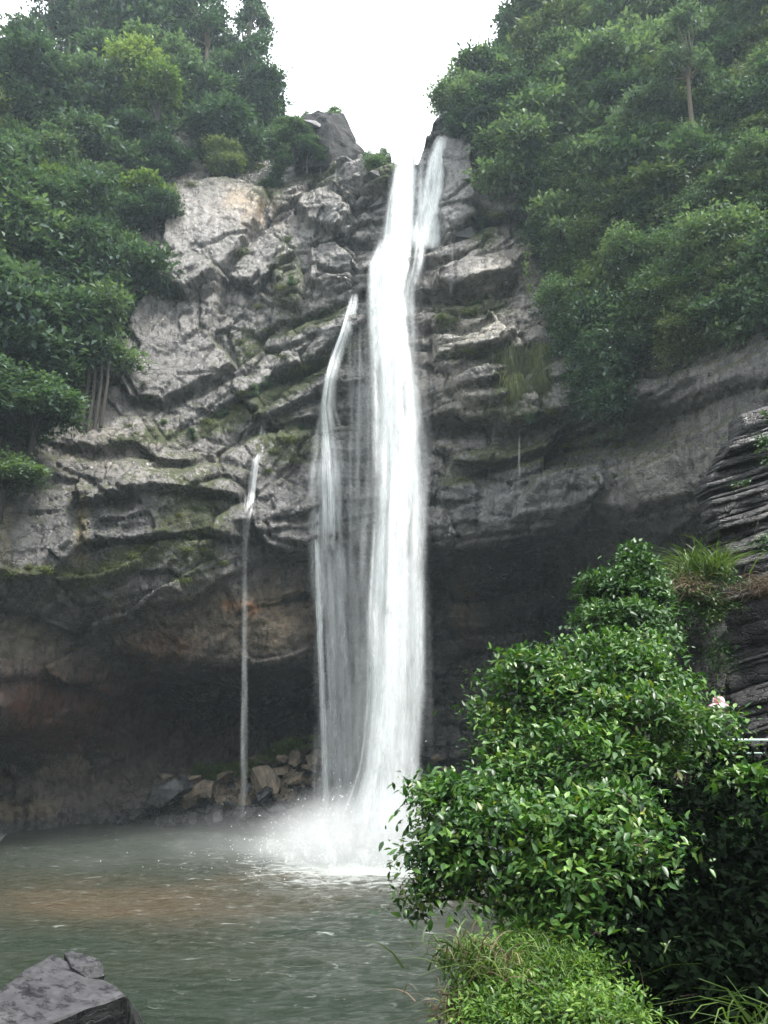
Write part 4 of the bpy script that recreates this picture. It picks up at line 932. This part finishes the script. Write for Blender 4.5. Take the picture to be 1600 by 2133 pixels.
# ================================================================== NEAR RIGHT: layered rock wall, bank, path, rail
WL = [(880, 1545), (860, 1600)]
def wall_edge(py): return float(np.interp(py, [840, 880, 905, 985, 1010, 1050, 1100, 1180, 1225, 1300, 1400, 1450, 1520, 1600], [1660, 1548, 1530, 1490, 1470, 1478, 1488, 1514, 1496, 1504, 1508, 1516, 1545, 1560]))
nw = empty('layered_rock_wall', tuple(P(1600, 1560, 15)), label='dark wet layered rock wall rising at the right edge above the path', cat='rock wall')
py = 1640.; k = 0; rgw = random.Random(5)
while py > 838:
    th = rgw.choice([8, 9, 12, 12, 18, 26, 44]); y1 = py; y0 = py-th; py = y0+1.0
    Yc = 15.2+.07*math.sin(k*1.7)+.06*math.sin(k*.5)+(1560-y0)*.0012
    ex = wall_edge((y0+y1)/2)+rgw.uniform(-2, 2); slope = .30
    a = P(ex, y1, Yc); tz = (P(ex, y0, Yc).z-a.z)*1.12; xr = 6.5; n = 64
    me = bpy.data.meshes.new('layer'); bm = bmesh.new()
    prof = [(.07, 0), (.0, .07), (-.02, .45), (-.005, .92), (.07, 1)]
    rows = []
    for j in range(n+1):
        t = j/n; x = xr*t**1.15; row = []
        for (o_, v_) in prof:
            q = Vector((x*1.0+k*3.3, k*1.9, v_*1.3)); wz_ = a.z+v_*tz+slope*x
            yy = o_*(1+.8*mnoise.noise(q*1.2))+.28*mnoise.noise(Vector((x*.7, wz_*.6, 0)))+.09*mnoise.noise(Vector((x*2.1, wz_*2.3, 3)))+.04*mnoise.noise(Vector((x*7, wz_*9, 2)))-.12*x
            if j == 0: yy += .45
            zz = v_*tz+slope*x+.05*mnoise.noise(Vector((x*.9+9, k*.7, 5)))
            row.append(bm.verts.new((x+(.06*mnoise.noise(Vector((k, v_*3, 1))) if j == 0 else 0), yy, zz)))
        row = [bm.verts.new((x+1.3, 2.2, slope*x))]+row+[bm.verts.new((x+1.3, 2.2, tz+slope*x))]
        rows.append(row)
    for j in range(n):
        for i in range(len(rows[0])-1): bm.faces.new((rows[j][i], rows[j+1][i], rows[j+1][i+1], rows[j][i+1]))
    bm.faces.new(rows[0]); bm.faces.new(rows[-1][::-1])
    bmesh.ops.recalc_face_normals(bm, faces=bm.faces); bm.to_mesh(me); bm.free(); me.materials.append(M_NEAR)
    for pl_ in me.polygons: pl_.use_smooth = True
    link('rock_layer', me, nw, a-nw.location); k += 1
# lower block left of the wall
c0 = P(1430, 1350, 16.5)
pts = [P(1352, 1470, 16), P(1356, 1270, 16), P(1385, 1238, 16.2), P(1440, 1225, 15.8), P(1495, 1225, 15.6), P(1512, 1300, 15.4), P(1515, 1500, 15.3), P(1420, 1600, 15), P(1350, 1600, 15.2)]
pts = pts+[p+Vector((.2, 2.2, -.2)) for p in pts]
link('rock_block', hull_mesh('block', [tuple(p-c0) for p in pts], M_NEAR, 4, .10, 8, 1.5), None, c0, label='dark ivy grown rock block between the tree and the layered wall', cat='rock')
# bank ground
bx = np.linspace(-9, 14, 110); by = np.linspace(-8, 30, 130); BX, BYY = np.meshgrid(bx, by)
edge = np.interp(BYY, [-8, 0, 3.6, 5, 7, 10, 16, 22, 30], [-7, -5, -3.2, .9, 2.0, 3.0, 4.2, 6, 8])
dd = edge-BX
BZ = np.where(dd > 0, 6.5-2.1*dd, 6.5)+.25*fbm(BX*.8, BYY*.8, 4, 6)*sstep(-.6, .5, dd); BZ = BZ-3.0*sstep(3.6, 5.2, BYY)*sstep(12.0, 9.6, BYY)*sstep(7.5, 5.5, BX); BZ = np.maximum(BZ, -2.5)+.002
me = mesh_np('bank', np.stack([BX, BYY, BZ], -1).reshape(-1, 3), grid_faces(130, 110), M_SOIL, True); link('bank', me, kind='structure', label='steep overgrown earth bank falling from the path to the pool')
pa = [(7.6, 6), (6.6, 9), (5.2, 11.5), (5.4, 13), (7.2, 17), (9.5, 22)]
Vp = [(x, y, 6.62) for x, y in pa]+[(x+1.7, y, 6.62) for x, y in pa]+[(x, y, 6.3) for x, y in pa]+[(x+1.7, y, 6.3) for x, y in pa]; n = 6
Fp = [(i, i+n, i+n+1, i+1) for i in range(n-1)]+[(i, i+1, i+2*n+1, i+2*n) for i in range(n-1)]+[(i+n, i+3*n, i+3*n+1, i+n+1) for i in range(n-1)]
link('path', mesh_np('path', Vp, Fp, M_PATH), kind='structure', label='narrow stone path behind the tree')
rl = empty('path_railing', tuple(P(1560, 1640, 12.6)), label='pale green metal pipe railing at the right edge behind the leaves', cat='railing'); o0 = rl.location
for j, (pyy, rr_) in enumerate([(1541, .020), (1568, .012), (1600, .012)]):
    v, f = tube([P(1440, pyy, 12.9)-o0, P(1610, pyy+1, 12.6)-o0, P(1800, pyy+3, 12.3)-o0], [rr_]*3, 10); link('rail', mesh_np('rail', v, f, M_RAIL, True), rl)
for xx in (1450, 1625, 1790):
    a = P(xx, 1541, 12.7)-o0; v, f = tube([a, Vector((a.x, a.y, 6.5-o0.z))], [.022, .022], 10); link('post', mesh_np('post', v, f, M_RAIL, True), rl)

# person behind the leaves
def skin_body(name, joints, edges, mat, parent, sub=2):
    me = bpy.data.meshes.new(name); me.from_pydata([j[0] for j in joints], edges, []); o = link(name, me, parent)
    sk = o.modifiers.new('skin', 'SKIN'); sk.use_smooth_shade = True
    for i, j in enumerate(joints):
        d = me.skin_vertices[0].data[i]; d.radius = (j[1], j[2] if len(j) > 2 else j[1]); d.use_root = (i == 0)
    s = o.modifiers.new('sub', 'SUBSURF'); s.levels = s.render_levels = sub; me.materials.append(mat); return o
pl = P(1497, 1462, 13.4); FZ = 6.62; hh = pl.z+.03-FZ
per = empty('person', (pl.x, pl.y, FZ), R(160), label='person in a pink and white sun hat standing on the path behind the leaves', cat='person')
s = hh/1.66
J = [((0, 0, .95*s), .14, .10), ((0, 0, 1.15*s), .12, .09), ((0, 0, 1.33*s), .15, .10), ((0, 0, 1.43*s), .06), ((0, .01, 1.5*s), .055),
     ((.17, 0, 1.36*s), .06), ((.22, -.02, 1.08*s), .045), ((.18, -.14, .88*s), .032), ((-.17, 0, 1.36*s), .06), ((-.22, -.02, 1.08*s), .045), ((-.18, -.14, .88*s), .032),
     ((.09, 0, .9*s), .085), ((.10, 0, .5*s), .06), ((.10, 0, .08*s), .042), ((.10, -.14, .03), .035), ((-.09, 0, .9*s), .085), ((-.10, 0, .5*s), .06), ((-.10, 0, .08*s), .042), ((-.10, -.14, .03), .035)]
E = [(0, 1), (1, 2), (2, 3), (3, 4), (2, 5), (5, 6), (6, 7), (2, 8), (8, 9), (9, 10), (0, 11), (11, 12), (12, 13), (13, 14), (0, 15), (15, 16), (16, 17), (17, 18)]
M_SHIRT = plain('shirt', (.10, .10, .12), .8)
skin_body('body', J, E, M_SHIRT, per)
bm = bmesh.new(); bmesh.ops.create_uvsphere(bm, u_segments=20, v_segments=14, radius=.1)
for v in bm.verts:
    v.co.z *= 1.2; v.co.x *= .85
    if v.co.y < -.07 and abs(v.co.x) < .02 and -.03 < v.co.z < .02: v.co.y -= .02
me = bpy.data.meshes.new('head'); bm.to_mesh(me); bm.free(); me.materials.append(M_SKIN); link('head', me, per, (0, 0, 1.575*s))
m, nt, out = new_mat('hat_cloth'); g = N(nt); b = g.n('ShaderNodeBsdfPrincipled'); g.l(b.outputs[0], out.inputs[0]); b.inputs['Roughness'].default_value = .8
co = g.n('ShaderNodeTexCoord').outputs['Object']; g.l(g.mix(g.ramp(g.noise(9, 2, .5, co), [(.46, 0.0), (.54, 1.0)]), (.85, .78, .78), (.65, .16, .26)), b.inputs['Base Color'])
v_, f_ = [], []
prof = [(.0, .13), (.06, .125), (.10, .09), (.112, .03), (.12, .0), (.17, -.03), (.205, -.055), (.20, -.06), (.165, -.037), (.115, -.01)]
ns = 24
for i, (r_, z_) in enumerate(prof):
    for k in range(ns):
        a = k/ns*6.2832; v_.append((r_*.82*math.cos(a), r_*.82*math.sin(a), z_*.85+.012*math.sin(3*a)*(r_ > .13)))
for i in range(len(prof)-1):
    for k in range(ns): f_.append((i*ns+k, i*ns+(k+1) % ns, (i+1)*ns+(k+1) % ns, (i+1)*ns+k))
link('sun_hat', mesh_np('hat', v_, f_, m, True), per, (0, 0, 1.60*s))

# ------------------------------------------------------------------ foreground plants
def fg_plant(name, lobes_px, n, L, mat, label, cat='tree', clump=9, cr=.10, shell=.45, five=True, asp=.46, droop=.18, root=None, seed=0, leafparts=0, young=0, ysz=1.0, group=None, br=1.0, rs=1.0, split=0):
    """lobes_px rows: px, py, distance, radius x px, radius y px"""
    rg = np.random.default_rng(seed); lb = []
    root = Vector(root)
    for (a, b, Y, rx, ry) in lobes_px:
        c = P(a, b, Y)-root; k = Y/F*1.03*rs; lb.append((c.x, c.y, c.z, rx*k*(.8 if split else 1), (rx+ry)*.5*k*(.8 if split else 1), ry*k*(.8 if split else 1)))
        for q in range(split):
            d = unit(rg.normal(size=3)); f_ = rg.uniform(.25, .5); lb.append((c.x+d[0]*rx*k*.85, c.y+d[1]*rx*k*.8, c.z+d[2]*ry*k*.85, rx*k*f_*1.15, rx*k*f_, ry*k*f_*.8))
    o = empty(name, tuple(root), label=label, cat=cat, group=group)
    v, f = crown_leaves(lb, n, L, rg, .5, shell, clump, cr, five, asp, droop)
    link('crown', mesh_np('crown', v, f, mat), o, kind='stuff')
    if young:
        lb2 = [(x, y, z, rx*1.02, ry*1.02, rz*1.02) for x, y, z, rx, ry, rz in lb]
        v, f = crown_leaves(lb2, young, L*.9, rg, 1., .9, 5, cr*.7, five, asp, droop); link('young_leaves', mesh_np('young', v, f, M_FGY), o, kind='stuff')
    ends = [l[:3] for l in lb[::max(1, split+1)]]; tk = branch_set(rg, (0, 0, 0), ends, .06*br, .012*br, .15)
    for l in lb:
        for q in range(4):
            d = unit(rg.normal(size=3)); e = np.array(l[:3])+d*np.array(l[3:])*.95; tk += branch_set(rg, l[:3], [e], .014, .004, .1, 4)
    link('branches', mesh_np('branches', *join(tk), M_BARK, True), o)
    if leafparts:
        # the individually visible leaves on the near side
        v1, f1 = leaf_quads(np.zeros((1, 3)), np.array([[1., 0, 0]]), np.array([[0, 0, 1.]]), np.array([1.]), np.array([asp]), .3, droop, True)
        lm = mesh_np('leaf', v1, f1, mat); lm2 = mesh_np('leaf', v1, f1, M_FGY)
        for q in range(leafparts):
            l = lb[rg.integers(len(lb))]; d = unit(rg.normal(size=3)); d[1] = -abs(d[1]); d[2] = abs(d[2])*.9-.1; d = unit(d)
            c = np.array(l[:3])+d*np.array(l[3:])*1.05
            ax = Vector(unit(d+rg.normal(size=3)*.6+np.array([0, 0, -.35]))); up = Vector(unit(np.array([0, -.4, 1.])+rg.normal(size=3)*.45))
            sd_ = up.cross(ax).normalized(); up = ax.cross(sd_)
            lf = link('leaf', lm if q % 7 else lm2, o); s = L*rg.uniform(.8, 1.3)
            lf.matrix_local = Matrix.Translation(Vector(c)) @ Matrix((ax, sd_, up)).transposed().to_4x4() @ Matrix.Scale(s, 4)
    return o
MAINT = [(1130,1925,8.5,60,34),(1060,1880,8.7,46,28),(1230,1940,8.2,70,40),(1240,1640,9.4,60,34),(1060,1605,10,44,28),(1380,1600,9.9,70,40),(1110,1430,11,100,70),(1060,1540,10.6,75,75),(1180,1480,10.6,110,80),(1300,1400,10.8,110,80),(1385,1430,11,60,50),(1340,1500,10.2,120,90),(1430,1530,10.8,60,50),(1230,1580,9.6,110,85),(1120,1620,9.8,100,70),
         (1000,1660,9.6,110,50),(925,1700,9.4,56,70),(945,1760,9.2,76,70),(1020,1740,9.0,100,80),(1130,1730,8.8,120,70),(1250,1710,8.6,110,70),(905,1640,9.7,30,28),(900,1830,9.2,50,50),(960,1820,9.1,60,45),(870,1880,9.3,24,36),
         (1100,1830,8.8,80,50),(1180,1800,8.5,110,60),(1290,1790,8.4,100,60),(1150,1880,8.6,70,50),(1230,1880,8.4,70,50),(1020,1480,11,30,30),(1100,1370,11.2,40,25),(1490,1575,10.8,60,50),(1500,1510,10.9,44,20),(1240,1380,11.4,80,60),(1340,1350,11.6,50,40)]
fg_plant('broadleaf_tree', MAINT, 40000, .092, M_FG, 'large glossy leaved green tree filling the lower right foreground', root=P(1400, 2050, 10.4), seed=3, leafparts=295, young=2400, cr=.15, clump=18, rs=.9, split=5)
fg_plant('upper_tree', [(1325,1190,14.2,50,45),(1290,1240,14,70,60),(1350,1260,14,60,60),(1260,1300,13.6,55,55),(1330,1330,13.4,70,60),(1320,1150,14.3,22,22),(1240,1225,14.1,32,30)], 11000, .10, M_FG2, 'smaller leaved bushy tree top rising behind the glossy tree against the dark cave', root=P(1340, 1560, 13.6), seed=5, cr=.09, split=3)
fg_plant('slope_shrub', [(1400,1230,15.3,60,24),(1450,1245,15.2,50,30),(1370,1210,15.6,36,26),(1480,1200,15.2,40,26),(1420,1290,15.2,30,26),(1480,1290,15.1,20,50),(1500,1380,15,14,50),(1470,1270,15.2,26,24),(1390,1340,15.4,24,40)], 5000, .075, M_FG2, 'trailing creeper hanging over the dark rock block', 'creeper', cr=.1, root=P(1430, 1240, 15.6), seed=6, shell=.3, young=700, br=.12)
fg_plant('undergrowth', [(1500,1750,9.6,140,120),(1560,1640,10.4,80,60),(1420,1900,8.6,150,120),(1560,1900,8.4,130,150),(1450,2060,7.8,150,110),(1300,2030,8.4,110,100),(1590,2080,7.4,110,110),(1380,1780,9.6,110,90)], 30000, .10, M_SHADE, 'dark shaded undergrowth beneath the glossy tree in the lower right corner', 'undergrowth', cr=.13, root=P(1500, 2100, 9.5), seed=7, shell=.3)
fg_plant('right_shrub', [(1565,1655,9.6,50,36),(1545,1650,9.4,40,30),(1590,1650,9.2,40,40),(1580,1750,9.,36,36),(1590,1810,8.8,40,30)], 2600, .13, M_FG, 'bright leaved shrub at the right edge below the railing', 'shrub', cr=.09, root=P(1600, 1900, 9.3), seed=8, br=.3)
fg_plant('bank_shrub', [(1120, 2010, 7.9, 70, 34), (1020, 2060, 7.7, 44, 40), (1140, 2085, 7.4, 110, 50), (1030, 2125, 7.3, 60, 44), (1230, 2120, 6.9, 90, 50), (1000, 1990, 8.0, 24, 22), (985, 2100, 7.5, 26, 40), (1210, 2030, 7.6, 60, 36), (1120, 1955, 8.3, 40, 24), (1180, 1975, 8.2, 36, 20), (1070, 1975, 8.1, 24, 18), (1060, 2040, 7.8, 34, 24)], 24000, .055, M_FERN, 'bright green low bushes covering the bank down to the water', 'shrub', cr=.10, root=P(1150, 2190, 8.2), split=5, seed=9, shell=.3, clump=12, young=1500, asp=.35)
fg_plant('wall_plant', [(1600,940,14.3,22,30),(1608,1130,14.3,30,22),(1540,1012,15.0,18,8),(1600,870,14.5,10,10),(1530,1270,14.8,14,14),(1545,1215,14.9,40,8)], 700, .07, M_FG2, 'small leafy plants clinging to the layered wall', 'plant', cr=.06, root=P(1605, 1040, 15.2), seed=10, br=.05)
def big_tuft(px, py, Y, n, L, spread, w_, mat, label, droop=.5, hang=0., seed=1, group=None):
    o = empty('grass_clump', tuple(P(px, py, Y)), label=label, cat='grass', group=group); link('blades', tuft_mesh(seed, mat, n, L, spread, w_, droop, hang), o); return o
big_tuft(1472, 1192, 15.1, 240, .95, .6, .012, M_GRASS, 'tall bright grass clump growing on top of the rock block beside the wall', .45, 0, 41)
big_tuft(1430, 1200, 15.4, 160, .6, .7, .009, M_GRASS, 'smaller grass clump left of the tall bright one', .6, 0, 42)
big_tuft(1440, 1225, 15.0, 200, .4, .8, .009, M_DRY, 'withered brown grass under the bright clump', .9, .3, 43)
big_tuft(1588, 1212, 14.7, 360, .34, .6, .006, M_DRY, 'brown dry grass clump hanging from the layered wall', .9, .45, 44)
big_tuft(1600, 2160, 6.0, 60, .9, .5, .009, M_GRASS, 'long arching grass blades in the lower right corner', .9, 0, 45)
big_tuft(985, 2010, 7.7, 160, .5, .5, .010, M_GRASS, 'upright grass tuft at the left end of the bank', .5, 0, 46)
for q_, (a_, b_) in enumerate([(1010, 1985), (1060, 2000), (1120, 2050), (1000, 2080), (1190, 2090), (1080, 2110), (1240, 2060), (1150, 1990), (1040, 2140)]): big_tuft(a_, b_+30, 7.6, 70, .42, .7, .007, M_GRASS if q_ % 3 else M_DRY, 'loose grass tuft among the low bushes of the bank' if q_ % 3 else 'withered grass tuft among the low bushes of the bank', .7, 0, 70+q_, 'green grass tufts on the bank' if q_ % 3 else 'withered grass tufts on the bank')
big_tuft(965, 2120, 7.6, 160, .45, .4, .008, M_DRY, 'straw coloured grass at the foot of the bank', .7, .1, 47)

# ================================================================== HAZE
m, nt, out = new_mat('haze_air'); v = nt.nodes.new('ShaderNodeVolumePrincipled'); v.inputs['Color'].default_value = (.76, .90, 1, 1)
v.inputs['Density'].default_value = .00048; v.inputs['Anisotropy'].default_value = 0.3; nt.links.new(v.outputs[0], out.inputs['Volume'])
bm = bmesh.new(); bmesh.ops.create_cube(bm, size=1); me = bpy.data.meshes.new('haze'); bm.to_mesh(me); bm.free(); me.materials.append(m)
hz = link('haze', me, loc=(-5, 45, 41), kind='stuff', label='pale humid air filling the gorge'); hz.scale = (170, 150, 98)
